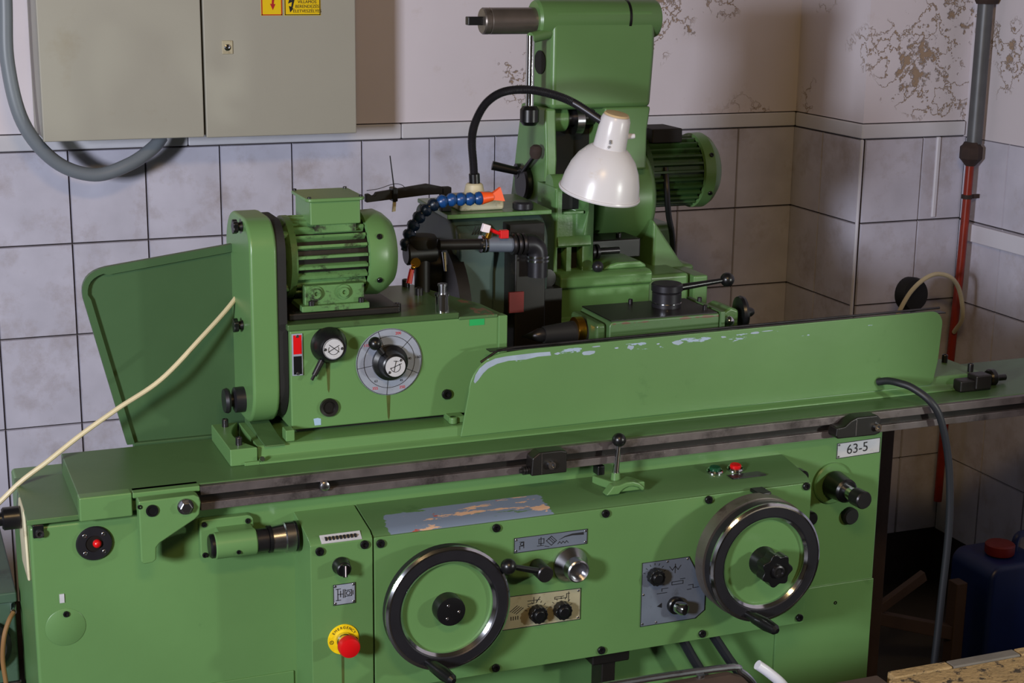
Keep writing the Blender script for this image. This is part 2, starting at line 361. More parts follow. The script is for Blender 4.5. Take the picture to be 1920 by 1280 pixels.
# wall cabinet
cab = thing('wall_cabinet', 'grey two-door electrical cabinet fixed to the back wall above the tiles', 'cabinet', (.8, 4.34, 1.463))
bm = B(); box(bm, .404, 1.196, 4.122, 4.344, 1.466, 2.3); obj('cabinet_body', bm, 'cabinet', cab, .004)
bm = B(); box(bm, .41, 1.19, 4.121, 4.123, 1.468, 2.296); obj('door_gap', bm, 'black_matt', cab)
dl = B(); box(dl, .4015, .7975, 4.10, 4.121, 1.4635, 2.3); DL = obj('door', dl, 'cabinet', cab, .003)
dr = B(); box(dr, .8030, 1.1992, 4.10, 4.121, 1.4615, 2.3); DR = obj('door', dr, 'cabinet', cab, .003)
lx, lz = .862, 1.688
bm = B(); box(bm, lx-.014, lx+.014, 4.096, 4.10, lz-.017, lz+.017); obj('lock_plate', bm, 'beige_plastic', DR, .002)
bm = B(); lathe(bm, [(0, 0), (.008, 0), (.008, .004), (.005, .005), (.004, .001), (0, .001)], (lx-.001, 4.096, lz), (0, -1, 0), 16); obj('key_cylinder', bm, 'chrome', DR)
sx = .951; sz = 1.766
st = B(); box(st, sx, sx+.055, 4.0988, 4.10, sz, sz+.12); s1 = lab(obj('warning_sticker', st, 'yellow', DR), 'yellow sticker with red frame and lightning arrow')
bm = B(); stroke(bm, [(sx+.002, sz+.002), (sx+.053, sz+.002), (sx+.053, sz+.118), (sx+.002, sz+.118), (sx+.002, sz+.002)], 4.0988, .0025); obj('sticker_frame', bm, 'ink_red', DR)
bm = B(); prism(bm, [(sx+.030, sz+.014), (sx+.023, sz+.030), (sx+.0275, sz+.029), (sx+.030, sz+.06), (sx+.024, sz+.06), (sx+.033, sz+.1), (sx+.037, sz+.1), (sx+.032, sz+.066), (sx+.038, sz+.067), (sx+.0325, sz+.029), (sx+.037, sz+.029)], 'y', 4.098, 4.0988); obj('lightning_arrow', bm, 'ink_red', DR)
sx2 = sx+.060
st = B(); box(st, sx2, sx2+.095, 4.0988, 4.10, sz, sz+.12); lab(obj('warning_sticker', st, 'yellow', DR), 'yellow sticker with black frame, bolt and three lines of lettering')
bm = B(); stroke(bm, [(sx2+.002, sz+.002), (sx2+.093, sz+.002), (sx2+.093, sz+.118), (sx2+.002, sz+.118), (sx2+.002, sz+.002)], 4.0988, .002)
prism(bm, [(sx2+.015, sz+.008), (sx2+.012, sz+.024), (sx2+.018, sz+.022), (sx2+.020, sz+.034), (sx2+.010, sz+.030), (sx2+.019, sz+.06), (sx2+.024, sz+.06), (sx2+.018, sz+.038), (sx2+.028, sz+.044), (sx2+.021, sz+.018), (sx2+.024, sz+.018)], 'y', 4.098, 4.0988)
obj('lightning_bolt', bm, 'ink', DR)
bm = B()
for t_, dz in (('VILLAMOS', .034), ('BERENDEZÉS', .0225), ('ÉLETVESZÉLYES', .011)): text(bm, t_, sx2+.0595, 4.0985, sz+dz, .0108)
obj('lettering', bm, 'ink', DR)

bm = B(); tube(bm, [(.345, 4.17, 2.05), (.337, 4.17, 1.80), (.334, 4.17, 1.65), (.362, 4.17, 1.505), (.435, 4.18, 1.405), (.53, 4.19, 1.366), (.62, 4.20, 1.388), (.685, 4.22, 1.425), (.712, 4.235, 1.452)], .0175, 16, 8)
tag(obj('conduit', bm, 'conduit', None), 'thick grey flexible conduit looping under the wall cabinet', 'conduit')

# pipes in the corner
pp = thing('heating_pipe', 'grey and rust red vertical pipe beside the pillar', 'pipe', (3.008, 3.88, .3))
bm = B(); cyl(bm, (3.008, 3.88, 1.40), (3.012, 3.88, 3.2), .022, seg=20); obj('upper_pipe', bm, 'pipe_grey', pp)
bm = B(); lathe(bm, [(.014, 0), (.024, .012), (.033, .022), (.033, .055), (.026, .062), (.022, .07), (0, .07)], (3.0, 3.88, 1.335), (0, 0, 1), 8); obj('coupling', bm, 'rust', pp)
bm = B(); tube(bm, [(3.0, 3.88, 1.34), (2.998, 3.88, 1.2), (2.994, 3.88, 1.0), (2.985, 3.88, .75), (2.98, 3.88, .3)], .0125, 12, 4); obj('lower_pipe', bm, 'pipe_red', pp)
bm = B(); cyl(bm, (2.998, 3.88, 1.238), (2.998, 3.88, 1.250), .0155, seg=14); box(bm, 2.998, 3.04, 3.877, 3.883, 1.238, 1.25); obj('pipe_clamp', bm, 'rust', pp)
bm = B(); lathe(bm, [(0, 0), (.03, 0), (.036, .012), (.03, .024), (0, .024)], (3.012, 3.88, 1.80), (0, 0, 1), 10); obj('pipe_joint', bm, 'rust', pp)
bm = B(); tube(bm, [(2.645, 3.72, .90), (2.69, 3.72, .985), (2.72, 3.72, 1.022), (2.757, 3.72, 1.047), (2.805, 3.73, 1.053), (2.86, 3.74, 1.035), (2.915, 3.77, .985), (2.955, 3.80, .90), (2.975, 3.86, .84)], .0065, 10, 6)
tag(obj('loop_cable', bm, 'cream_cable'), 'cream cable arching in front of the pillar behind the right end of the splash guard', 'cable')
bm = B(); lathe(bm, [(0, 0), (.044, 0), (.05, .006), (.05, .03), (.044, .04), (.02, .043), (0, .043)], (2.752, 3.80, .985), (.1, -1, .1), 28)
tag(obj('round_disc', bm, 'black_matt'), 'dark round disc under the arching cream cable in the corner', 'disc')  # plain dark disc, face turned forward

# canister
can = thing('canister', 'blue plastic canister with a red screw cap on the floor', 'canister', (2.78, 3.33, 0))
bm = B(); prism(bm, rrect(2.69, 2.90, 0, .355, (.02, .02, .05, .04)), 'y', 3.25, 3.43); obj('canister_body', bm, 'canister_blue', can, .015, 3)
bm = B(); lathe(bm, [(0, 0), (.038, 0), (.040, .004), (.040, .026), (.036, .030), (0, .030)], (2.775, 3.33, .358), (0, 0, 1), 20); obj('screw_cap', bm, 'red_dark', can)
bm = B(); tube(bm, [(2.83, 3.34, .35), (2.84, 3.34, .395), (2.875, 3.34, .395), (2.885, 3.34, .35)], .010, 10, 5); obj('carrying_handle', bm, 'canister_blue', can)
# timber trestle in the dark gap beside the bed
tr = thing('timber_trestle', 'dark brown timber trestle standing in the gap behind the bed', 'trestle', (2.4, 3.4, 0))
bm = B(); box(bm, 2.345, 2.385, 3.30, 3.34, .0, .80); obj('post', bm, 'brown_wood', tr, .003)
bm = B(); prism(bm, [(2.385, .25), (2.385, .215), (2.64, .13), (2.64, .17)], 'y', 3.305, 3.335); obj('rail', bm, 'brown_wood', tr, .002)
bm = B(); prism(bm, [(2.385, .24), (2.385, .27), (2.52, .345), (2.53, .32)], 'y', 3.31, 3.33); obj('brace', bm, 'brown_wood', tr, .002)
bm = B(); box(bm, 2.62, 2.655, 3.30, 3.34, .0, .30); obj('post', bm, 'brown_wood', tr, .003)

# ================================================================== MACHINE BED
bed = thing('grinder_bed', 'green cabinet bed of the grinding machine with control panel and handwheels', 'machine bed', (1.05, 2.95, 0))
bm = B(); box(bm, .2025, 1.9085, 2.68, 3.02, 0, .984); obj('bed_body', bm, 'green', bed, .006)
bm = B(); box(bm, .85, 1.80, 3.02, 3.75, 0, 1.02); obj('rear_body', bm, 'green_dark', bed, .01)
bm = B(); prism(bm, [(2.672, .9905), (2.672, 1.0), (2.907, 1.0), (2.907, .985), (2.903, .985), (2.903, .9965), (2.676, .9965), (2.676, .9905)], 'x', .199, .42); obj('end_cover', bm, 'green_dark', bed, .0015)
bm = B(); box(bm, .208, .226, 2.672, 2.681, .966, .990); obj('latch', bm, 'black', bed, .002)
bm = B(); lathe(bm, [(.004, 0), (.007, 0), (.007, .003), (.004, .003)], (.219, 2.672, .974), (0, -1, 0), 16, True); obj('latch_ring', bm, 'steel', bed)
# cover plates with real joints
bm = B(); box(bm, 1.674, 1.907, 2.676, 2.681, .02, .657); obj('lower_cover', bm, 'green', bed, .0015)
bm = B(); box(bm, .33, .6525, 2.6765, 2.681, .02, .6505); obj('access_door', bm, 'green', bed, .0015)
bm = B(); lathe(bm, [(0, 0), (.034, 0), (.034, .0008), (.033, .0014), (0, .0014)], (.253, 2.68, .796), (0, -1, 0), 40); obj('round_cover', bm, 'green', bed)
inst('screw', SCREW, (.2551, 2.679, .8207), bed).scale = (.7, .7, .7)
inst('screw', SCREW, (1.815, 2.677, .615), bed).scale = (.5, .5, .5)
inst('screw', SCREW, (1.725, 2.677, .598), bed).scale = (.5, .5, .5)
bm = B(); box(bm, .2455, .2535, 2.678, 2.6802, .842, .858); lab(obj('paint_chip', bm, 'plate_light', bed), 'small bare pale chip in the green paint')
# oil sight glass
og = bm = B(); lathe(bm, [(.014, 0), (.030, 0), (.031, .003), (.029, .006), (.015, .006), (.014, .003)], (.3081, 2.68, .9435), (0, -1, 0), 40, True); OG = lab(obj('oil_sight_ring', bm, 'gunmetal', bed), 'dark grey screwed ring of the oil sight')
bm = B(); cyl(bm, (.3081, 2.679, .9435), (.3081, 2.676, .9435), .0148, seg=24); obj('glass', bm, 'oily_black', OG)
bm = B(); sphere(bm, (.3125, 2.674, .9435), .0075); lab(obj('float', bm, 'red', OG), 'red float ball')
for a in (45, 135, 225, 315):
    inst('rivet', PIN, (.3081+.0225*math.cos(math.radians(a)), 2.674, .9435+.0225*math.sin(math.radians(a))), OG).scale = (1.3, 1, 1.3)
# adjustable stop unit
bm = B(); prism(bm, rrect(.4865, .5822, .8965, .9675, (.008, .008, .012, .008)), 'y', 2.662, 2.68); SU = obj('stop_housing', bm, 'green', bed, .003)
bm = B(); cyl(bm, (.505, 2.633, .929), (.578, 2.633, .929), .0235, seg=28, bev=.002); box(bm, .515, .575, 2.633, 2.665, .906, .952); obj('stop_barrel', bm, 'green', SU)
bm = B(); cyl(bm, (.4965, 2.633, .929), (.516, 2.633, .929), .0215, seg=28, bev=.003); obj('stop_cap', bm, 'black', SU)
bm = B(); cyl(bm, (.578, 2.633, .929), (.600, 2.633, .929), .021, seg=28, bev=.001); obj('stop_sleeve', bm, 'steel_dark', SU)
bm = B(); cyl(bm, (.600, 2.633, .929), (.606, 2.633, .929), .0245, seg=28); obj('stop_ring', bm, 'black', SU)
bm = B(); lathe(bm, [(0, 0), (.0225, 0), (.0245, .022), (.0275, .024), (.0275, .04), (.026, .042), (0, .042)], (.606, 2.633, .929), (1, 0, 0), 32); TH = obj('thimble', bm, 'steel', SU)
bm = B(); cyl(bm, (.648, 2.633, .929), (.6505, 2.633, .929), .0272, seg=32); obj('thimble_end', bm, 'black', SU)
for (x, z) in ((.4945, .9595), (.5715, .957), (.494, .903)): inst('screw', SCREW, (x, 2.663, z), SU).scale = (.62, .8, .62)
inst('screw', SCREW, (.543, 2.611, .921), SU).scale = (.5, .6, .5)
# end handle on the left flank
bm = B(); prism(bm, [(2.70, .88), (2.80, .88), (2.83, .96), (2.80, 1.0), (2.72, 1.0)], 'x', .197, .2025); EP = lab(obj('end_plate', bm, 'beige_plastic', bed, .003), 'worn beige plate on the left flank')
bm = B(); cyl(bm, (.197, 2.765, .975), (.165, 2.765, .975), .020, seg=20, bev=.003); cyl(bm, (.165, 2.765, .975), (.150, 2.765, .975), .012, seg=20); lathe(bm, [(0, 0), (.018, 0), (.024, .008), (.024, .04), (.018, .05), (0, .05)], (.152, 2.765, .975), (-1, 0, 0), 24); obj('end_knob', bm, 'black', EP)

# ---- control pod and panel
PY = 2.565
def pod(name, x0, x1, z0, m, parent, y0=PY):
    bm = B(); prism(bm, [(y0, z0), (y0, .932), (y0+.003, .936), (y0+.016, .9425), (2.681, .957), (2.681, z0)], 'x', x0, x1); return obj(name, bm, m, parent, .0015)
POD = pod('switch_column', .6585, .7712, 0, 'green', bed)
PAN = pod('control_box', .7738, 1.668, .662, 'shelf_worn', bed, PY+.006)
bm = B(); prism(bm, rrect(.774, 1.6675, .638, .9335, (.004,)*4), 'y', PY, PY+.006); FP = obj('front_panel', bm, 'green', bed, .0012)
bm = B(); box(bm, .774, 1.668, PY+.006, PY+.012, .638, .668); obj('panel_return', bm, 'black_matt', bed)
for (x, z) in ((1.0039, .9233), (1.222, .9242), (1.4384, .9256), (1.6542, .9275), (.7851, .922), (1.0058, .6485), (1.221, .6497), (1.4373, .6502), (1.6561, .651)):
    inst('screw', SCREW, (x, PY, z), FP)
for (x, z) in ((.6748, .9216), (.7558, .9239)): inst('screw', SCREW, (x, PY, z), POD)
def plate(name, parent, pts, m, rivets=(), y=PY, th=.0016, label=None):
    bm = B(); prism(bm, pts, 'y', y-th, y); o = obj(name, bm, m, parent, .0004)
    bm = B(); stroke(bm, pts+[pts[0]], y-th, .0012, .0003); obj('border', bm, 'ink', o)
    for (x, z) in rivets: inst('rivet', PIN, (x, y-th, z), o).scale = (.8, .8, .8)
    if label: lab(o, label)
    return o
# maker's strip on the sloping edge
bm = B(); prism(bm, [(PY+.0008, .9335), (PY+.0155, .9435), (PY+.015, .9447), (PY, .9345)], 'x', .679, .752); NP = obj('name_strip', bm, 'plate_light', POD)
bm = B()
for k in range(9): box(bm, .687+k*.0066, .6905+k*.0066, PY+.0035, PY+.0105, .9375, .9425)
obj('name_print', bm, 'ink', NP)
# selector switch
bm = B(); lathe(bm, [(0, 0), (.016, 0), (.0165, .004), (.0145, .008), (.0135, .022), (.011, .0245), (0, .0245)], (.7125, PY, .8905), (0, -1, 0), 24); box(bm, .7085, .7165, PY-.031, PY-.02, .879, .902); SS = obj('selector_switch', bm, 'black', POD, .001)
bm = B(); box(bm, .7118, .7134, PY-.0318, PY-.031, .8805, .9005); obj('pointer', bm, 'white_tag', SS)
# symbol plate
pl = plate('symbol_plate', POD, [(.6985, .8175), (.7375, .8175), (.7375, .8555), (.6985, .8555)], 'aluminium', ((.7015, .8205), (.7345, .8205), (.7015, .8525), (.7345, .8525)))
bm = B(); y_ = PY-.0016
for s_pts in ([(.706, .826), (.706, .847)], [(.703, .847), (.711, .847)], [(.703, .826), (.711, .826)], [(.711, .832), (.711, .843)], [(.706, .837), (.716, .837)], [(.716, .830), (.716, .845)], [(.719, .830), (.719, .845)], [(.719, .843), (.731, .843), (.731, .832), (.719, .832)], [(.7335, .834), (.7335, .841)]): stroke(bm, s_pts, y_, .0011)
stroke(bm, ring_pts(.725, .8375, .0035), y_, .0009); obj('symbol', bm, 'ink', pl)
# emergency stop
ex, ez = .7155, .7505
bm = B(); lathe(bm, [(0, 0), (.0285, 0), (.0285, .0012), (.028, .002), (0, .002)], (ex, PY, ez), (0, -1, 0), 44); EM = lab(obj('emergency_disc', bm, 'yellow', POD), 'yellow round emergency stop plate')
bm = B()
for k, ch in enumerate('EMERGENCY'):
    a = math.radians(143-k*14.2); r = .0225; text(bm, ch, ex+r*math.cos(a), PY-.0022, ez+r*math.sin(a), .0068, a-PI/2)
for sg in (-1, 1):
    stroke(bm, ring_pts(ex+sg*.022, ez-.0025, .0032, n=14), PY-.002, .0008); text(bm, 'S', ex+sg*.022, PY-.0022, ez-.0025, .0045)
obj('lettering', bm, 'ink', EM)
bm = B(); cyl(bm, (ex, PY-.002, ez), (ex, PY-.012, ez), .0145, seg=24, bev=.001); obj('collar', bm, 'chrome', EM)
bm = B(); cyl(bm, (ex, PY-.012, ez), (ex, PY-.026, ez), .010, seg=20); obj('stem', bm, 'yellow', EM)
bm = B(); lathe(bm, [(0, 0), (.0155, 0), (.0192, .004), (.0195, .014), (.0175, .019), (.010, .0215), (0, .022)], (ex, PY-.026, ez+.001), (0, -1, 0), 32); lab(obj('stop_button', bm, 'red', EM), 'red mushroom button')
bm = B(); prism(bm, [(.7115, .724), (.7165, .724), (.7155, .55), (.7125, .55)], 'y', PY-.0003, PY); obj('oil_run', bm, 'oil_run', POD)

# ---- handwheels
def handwheel(x, z, yfront, ro, deep, hub, hang, parent, label):
    yf = yfront
    bm = B(); t = deep; ri = ro*.765
    lathe(bm, [(ri, .003), (ri+.004, 0), (ro-.005, 0), (ro, .004), (ro, t-.003), (ro-.003, t), (ro-.010, t), (ro-.012, t*.6), (ri+.003, t*.5)], (x, yf, z), (0, 1, 0), 72, True)
    R_ = lab(obj('handwheel', bm, 'gunmetal', parent), label)
    bm = B(); lathe(bm, [(ro-.006, -.0006), (ro-.0035, -.0004), (ro+.0008, .0032), (ro+.0008, .0075), (ro-.003, .0075), (ro-.006, .003)], (x, yf, z), (0, 1, 0), 72, True); obj('rim_edge', bm, 'chrome', R_)
    bm = B(); lathe(bm, [(ri+.001, .001), (ri-.004, .006), (ri-.004, .014), (ri+.001, .016)], (x, yf, z), (0, 1, 0), 72, True); obj('inner_edge', bm, 'chrome', R_)
    bm = B(); lathe(bm, [(0, .016), (ri*.93, .014), (ri-.003, .010), (ri-.003, .019), (0, .024)], (x, yf, z), (0, 1, 0), 56); obj('web', bm, 'green', R_)
    bm = B(); a = math.radians(hang); hx, hz = x+(ro*.885)*math.cos(a), z+(ro*.885)*math.sin(a)
    hd = Vector((.33, -1, -.12)).normalized()
    lathe(bm, [(0, 0), (.008, 0), (.0075, .012), (.011, .02), (.0125, .05), (.010, .072), (.005, .078), (0, .078)], (hx, yf+.004, hz), hd, 20)
    obj('crank_handle', bm, 'black', R_)
    if hub == 'knob':
        bm = B(); pts = []
        for k in range(56):
            an = 2*PI*k/56; rr = .0305+.0032*math.cos(7*an); pts.append((x+rr*math.cos(an), z+rr*math.sin(an)))
        prism(bm, pts, 'y', yf-.040, yf-.014); cyl(bm, (x, yf-.014, z), (x, yf+.018, z), .022, .030, seg=28); H = obj('star_knob', bm, 'black', R_, .002)
        bm = B(); lathe(bm, [(0, 0), (.0125, 0), (.012, .006), (.009, .007), (.008, .003), (0, .003)], (x, yf-.040, z), (0, -1, 0), 24); obj('knob_nut', bm, 'steel_dark', H)
        bm = B(); lathe(bm, [(ro-.004, t), (ro+.003, t), (ro+.003, t+.030), (ro-.004, t+.030)], (x, yf, z), (0, 1, 0), 72, True); lab(obj('scale_drum', bm, 'spindle_steel', R_), 'polished scale drum behind the wheel')
        bm = B(); lathe(bm, [(.0, t+.030), (ro-.004, t+.030), (ro-.004, t+.034), (0, t+.034)], (x, yf, z), (0, 1, 0), 48); obj('drum_back', bm, 'gunmetal', R_)
    else:
        bm = B(); lathe(bm, [(0, -.012), (.016, -.012), (.0265, -.010), (.0275, -.004), (.0275, .018), (0, .018)], (x, yf, z), (0, 1, 0), 36); H = obj('hub', bm, 'black', R_)
        for an in (90, 210, 330):
            inst('rivet', PIN, (x+.014*math.cos(math.radians(an+25)), yf-.0118, z+.014*math.sin(math.radians(an+25))), H)
        bm = B(); cyl(bm, (x, yf+.018, z), (x, PY, z), .035, seg=28); obj('wheel_boss', bm, 'green_dark', R_)
    return R_
handwheel(.8945, .803, 2.508, .1165, .026, 'cap', 247, bed, 'left handwheel with dark rim and plain black hub')
handwheel(1.5165, .820, 2.470, .1175, .030, 'knob', 250, bed, 'right handwheel with a lobed black knob and scale drum')
bm = B(); box(bm, 1.528, 1.556, PY-.035, PY, .931, .9385); box(bm, 1.532, 1.551, PY-.04, PY-.03, .927, .940); obj('scale_pointer', bm, 'black', bed, .002)
# plates on the front panel
y_ = PY-.0016
p1 = plate('wide_symbol_plate', FP, [(1.0395, .870), (1.185, .870), (1.185, .8985), (1.0395, .8985)], 'plate_grey', ((1.043, .8735), (1.1815, .8735), (1.043, .895), (1.1815, .895)))
bm = B()
for s_pts in ([(1.050, .876), (1.050, .882), (1.058, .882)], [(1.050, .890), (1.058, .890), (1.058, .878)], [(1.085, .878), (1.097, .878)], [(1.088, .891), (1.098, .891), (1.098, .882), (1.088, .882), (1.088, .891)], [(1.092, .894), (1.092, .879)], [(1.103, .886), (1.113, .894), (1.123, .884), (1.113, .876), (1.103, .886)], [(1.107, .890), (1.117, .880)], [(1.110, .892), (1.120, .882)], [(1.1, .876), (1.108, .874)]): stroke(bm, s_pts, y_, .0010)
stroke(bm, ring_pts(1.0545, .886, .003, n=12), y_, .0009)
stroke(bm, [(1.126+.0035*k, .877+(.004 if k % 2 else 0)) for k in range(7)], y_, .0009)
prism(bm, [(1.128, .8845), (1.14, .8905), (1.155, .8935), (1.178, .8935), (1.178, .8885), (1.155, .890), (1.14, .8885)], 'y', y_-.0005, y_); obj('symbol', bm, 'ink', p1)
p2 = plate('beige_symbol_plate', FP, [(1.006, .7215), (1.1745, .7205), (1.1745, .7825), (1.006, .7865)], 'plate_beige', ((1.170, .7245), (1.170, .7785)))
bm = B()
for k in range(4): stroke(bm, [(1.033+.004*k, .756-.002*k), (1.047+.004*k, .766-.002*k)], y_, .0010)
for k in range(4): stroke(bm, [(1.035+.0045*k, .739), (1.035+.0045*k, .745)], y_, .0014)
for s_pts in ([(1.068, .772), (1.092, .772)], [(1.068, .766), (1.080, .766), (1.080, .778)], [(1.084, .766), (1.092, .777)], [(1.122, .768), (1.146, .768), (1.146, .776), (1.152, .776)], [(1.122, .768), (1.122, .772), (1.14, .772)], [(1.150, .779), (1.150, .760)]): stroke(bm, s_pts, y_, .0010)
for (cx, cz) in ((1.0856, .747), (1.135, .747)):
    for k in range(-3, 4):
        a = math.radians(90+k*24); stroke(bm, [(cx+.020*math.cos(a), cz+.020*math.sin(a)), (cx+.0235*math.cos(a), cz+.0235*math.sin(a))], y_, .0009)
obj('symbol', bm, 'ink', p2)
pts3 = [(1.302, .6855), (1.4195, .6855), (1.4395, .700), (1.4395, .7455), (1.401, .8148), (1.302, .8148)]
p3 = plate('grey_control_plate', FP, pts3, 'plate_grey', ((1.306, .690), (1.306, .75), (1.355, .811), (1.335, .6895), (1.398, .811)))
bm = B()
for s_pts in ([(1.360, .800), (1.366, .792), (1.372, .800), (1.378, .792), (1.384, .800)], [(1.372, .786), (1.372, .804)], [(1.366, .768), (1.390, .768), (1.390, .762), (1.366, .762), (1.366, .768)], [(1.384, .772), (1.394, .772)], [(1.335, .748), (1.356, .748)], [(1.345, .752), (1.345, .757), (1.358, .757)], [(1.402, .757), (1.412, .757), (1.412, .750), (1.424, .750)], [(1.400, .748), (1.408, .748)]): stroke(bm, s_pts, y_, .0010)
prism(bm, [(1.336, .722), (1.346, .728), (1.346, .718)], 'y', y_-.0005, y_)
for k in range(-3, 4):
    a = math.radians(90+k*24); stroke(bm, [(1.3282+.021*math.cos(a), .7868+.021*math.sin(a)), (1.3282+.0245*math.cos(a), .7868+.0245*math.sin(a))], y_, .0009)
obj('symbol', bm, 'ink', p3)
def knob(x, z, r, h, m, parent, name='control_knob'):
    bm = B(); pts = []
    for k in range(48):
        an = 2*PI*k/48; rr = r*(1+.05*math.cos(12*an)); pts.append((x+rr*math.cos(an), z+rr*math.sin(an)))
    prism(bm, pts, 'y', PY-h, PY-.002); cyl(bm, (x, PY-h, z), (x, PY-h-.004, z), r*.72, r*.55, seg=24); return obj(name, bm, m, parent, .001)
knob(1.0856, .7469, .0165, .018, 'black', FP); knob(1.135, .747, .0165, .018, 'black', FP); knob(1.3275, .7868, .0160, .018, 'black', FP)
# toggle on the grey plate
bm = B(); cyl(bm, (1.374, PY, .7205), (1.374, PY-.012, .7205), .017, seg=24, bev=.002); T4 = obj('turn_switch', bm, 'black', FP)
bm = B(); lathe(bm, [(0, 0), (.012, 0), (.013, .014), (.011, .020), (0, .022)], (1.374, PY-.012, .7205), (.5, -1, -.05), 24); obj('switch_grip', bm, 'chrome', T4)
# engagement lever and sleeve
bm = B(); cyl(bm, (1.085, PY, .838), (1.085, PY-.045, .838), .0155, seg=28, bev=.002); LV = obj('lever_hub', bm, 'steel_dark', FP)
bm = B(); cyl(bm, (1.080, PY-.034, .841), (1.012, PY-.056, .868), .0065, .005, seg=14); obj('lever_arm', bm, 'black', LV)
bm = B(); sphere(bm, (1.006, PY-.058, .870), .0145); obj('ball_grip', bm, 'black', LV)
bm = B(); lathe(bm, [(0, .0), (.034, 0), (.034, .006), (.031, .010), (.0225, .022), (.0215, .040), (.019, .042), (.016, .040), (.0145, .028), (0, .028)], (1.152, PY, .833), (0, -1, 0), 44); obj('stepped_sleeve', bm, 'steel', FP)
# shelf items: lever, push buttons
bm = B(); prism(bm, [(1.235, .948), (1.262, .948), (1.266, .953), (1.272, .9575), (1.281, .9605), (1.291, .9605), (1.302, .957), (1.309, .950), (1.315, .950), (1.315, .956), (1.303, .966), (1.291, .970), (1.277, .970), (1.262, .966), (1.250, .966)], 'y', 2.59, 2.612)
prism(bm, [(1.236, 2.66), (1.262, 2.594), (1.318, 2.594), (1.306, 2.625), (1.285, 2.66)], 'z', .950, .9665); SL = obj('lever_bracket', bm, 'green', bed, .003)
bm = B(); cyl(bm, (1.270, 2.625, .962), (1.270, 2.625, .980), .010, .008, seg=18); obj('lever_socket', bm, 'green', SL)
bm = B(); cyl(bm, (1.270, 2.625, .975), (1.276, 2.628, 1.035), .0062, .0048, seg=16); obj('lever_rod', bm, 'chrome', SL)
bm = B(); sphere(bm, (1.2765, 2.628, 1.043), .0135); obj('ball_grip', bm, 'black', SL)
bm = B(); box(bm, 1.247, 1.262, 2.655, 2.68, .965, .985); obj('lever_stop', bm, 'black', SL, .003)
for (x, m, n) in ((1.492, 'button_green', 'green push button'), (1.5375, 'red', 'red push button')):
    bm = B(); lathe(bm, [(0, 0), (.0165, 0), (.0165, .004), (.0145, .0065), (.012, .007), (0, .007)], (x, 2.640, .950), (0, -.12, 1), 28); PB = obj('button_ring', bm, 'chrome', bed)
    bm = B(); cyl(bm, (x, 2.639, .956), (x, 2.6383, .9625), .0112, seg=24, bev=.0015); lab(obj('push_button', bm, m, PB), n)
bm = B(); prism(bm, [(1.512, 2.601), (1.585, 2.601), (1.579, 2.623), (1.509, 2.622)], 'z', .9455, .9485); obj('button_plate', bm, 'steel_dark', bed)
# name plate and big knob on the bed front
np_ = plate('type_plate', bed, [(1.7975, .9335), (1.9005, .9365), (1.9005, .968), (1.7975, .9655)], 'plate_light', ((1.801, .937), (1.801, .962)), 2.68)
bm = B(); text(bm, '63-5', 1.846, 2.6783, .9505, .029, .05); obj('lettering', bm, 'ink', np_)
bm = B(); lathe(bm, [(0, 0), (.044, 0), (.044, .005), (.041, .008), (0, .008)], (1.789, 2.68, .882), (0, -1, 0), 40); FL = obj('knob_flange', bm, 'green', bed)
bm = B(); cyl(bm, (1.789, 2.672, .882), (1.789, 2.62, .882), .029, .025, seg=32, bev=.004); obj('knob_boss', bm, 'black', FL)
bm = B(); cyl(bm, (1.789, 2.62, .882), (1.789, 2.592, .882), .014, seg=24); obj('knob_neck', bm, 'chrome', FL)
bm = B(); lathe(bm, [(0, 0), (.016, 0), (.0185, .003), (.0185, .030), (.0165, .033), (0, .033)], (1.789, 2.594, .882), (.05, -1, 0), 28); obj('pull_knob', bm, 'steel_dark', FL)
bm = B(); lathe(bm, [(0, 0), (.018, 0), (.018, .010), (.015, .014), (0, .014)], (1.836, 2.68, .806), (0, -1, 0), 28); lab(obj('black_disc', bm, 'black_matt', bed), 'round black disc below the pull knob')  # short dark disc on the bed front
bm = B(); lathe(bm, [(0, 0), (.013, 0), (.015, .004), (.015, .016), (.012, .02), (0, .02)], (1.736, 2.68, .815), (0, -1, 0), 24); KS = obj('small_knob', bm, 'black', bed)
bm = B(); cyl(bm, (1.707, 2.68, .912), (1.707, 2.655, .912), .012, seg=20, bev=.002); obj('small_boss', bm, 'black', bed)
# two dark slanting tubes under the control box
for (a, b_) in (((1.46, 2.62, .665), (1.62, 2.62, .43)), ((1.40, 2.63, .665), (1.51, 2.63, .47))):
    bm = B(); tube(bm, [a, ((a[0]*.55+b_[0]*.45), a[1], a[2]*.5+b_[2]*.5+.01), b_, (b_[0]+.04, b_[1], b_[2]-.15)], .010, 10, 6); obj('dark_tube', bm, 'rubber', bed)
bm = B(); box(bm, 1.22, 1.30, 2.60, 2.68, .60, .665); box(bm, 1.245, 1.275, 2.61, 2.66, .5, .6); obj('valve_block', bm, 'oily_black', bed, .004)

# ================================================================== SLIDING TABLE
tab = thing('sliding_table', 'long green lower table with steel slotted front rail lying on the bed', 'machine table', (1.4, 2.78, .985))
bm = B(); prism(bm, [(2.674, .987), (2.674, 1.0005), (2.659, 1.0005), (2.659, 1.0335), (2.662, 1.036), (2.913, 1.036), (2.913, .987)], 'x', .2845, 2.75); obj('table_body', bm, 'green_dark', tab, .002)
bm = B(); box(bm, .2835, .372, 2.650, 2.676, .994, 1.0365); obj('front_block', bm, 'green', tab, .003)
bm = B(); box(bm, .3725, .4872, 2.648, 2.675, 1.026, 1.036); obj('front_strip', bm, 'green', tab, .002)
bm = B(); box(bm, .4875, 2.75, 2.648, 2.660, 1.0185, 1.0345); obj('rail_strip', bm, 'rail_steel', tab, .001)
bm = B(); box(bm, .4875, 2.75, 2.648, 2.660, .9905, 1.0048); obj('rail_strip', bm, 'rail_steel', tab, .001)
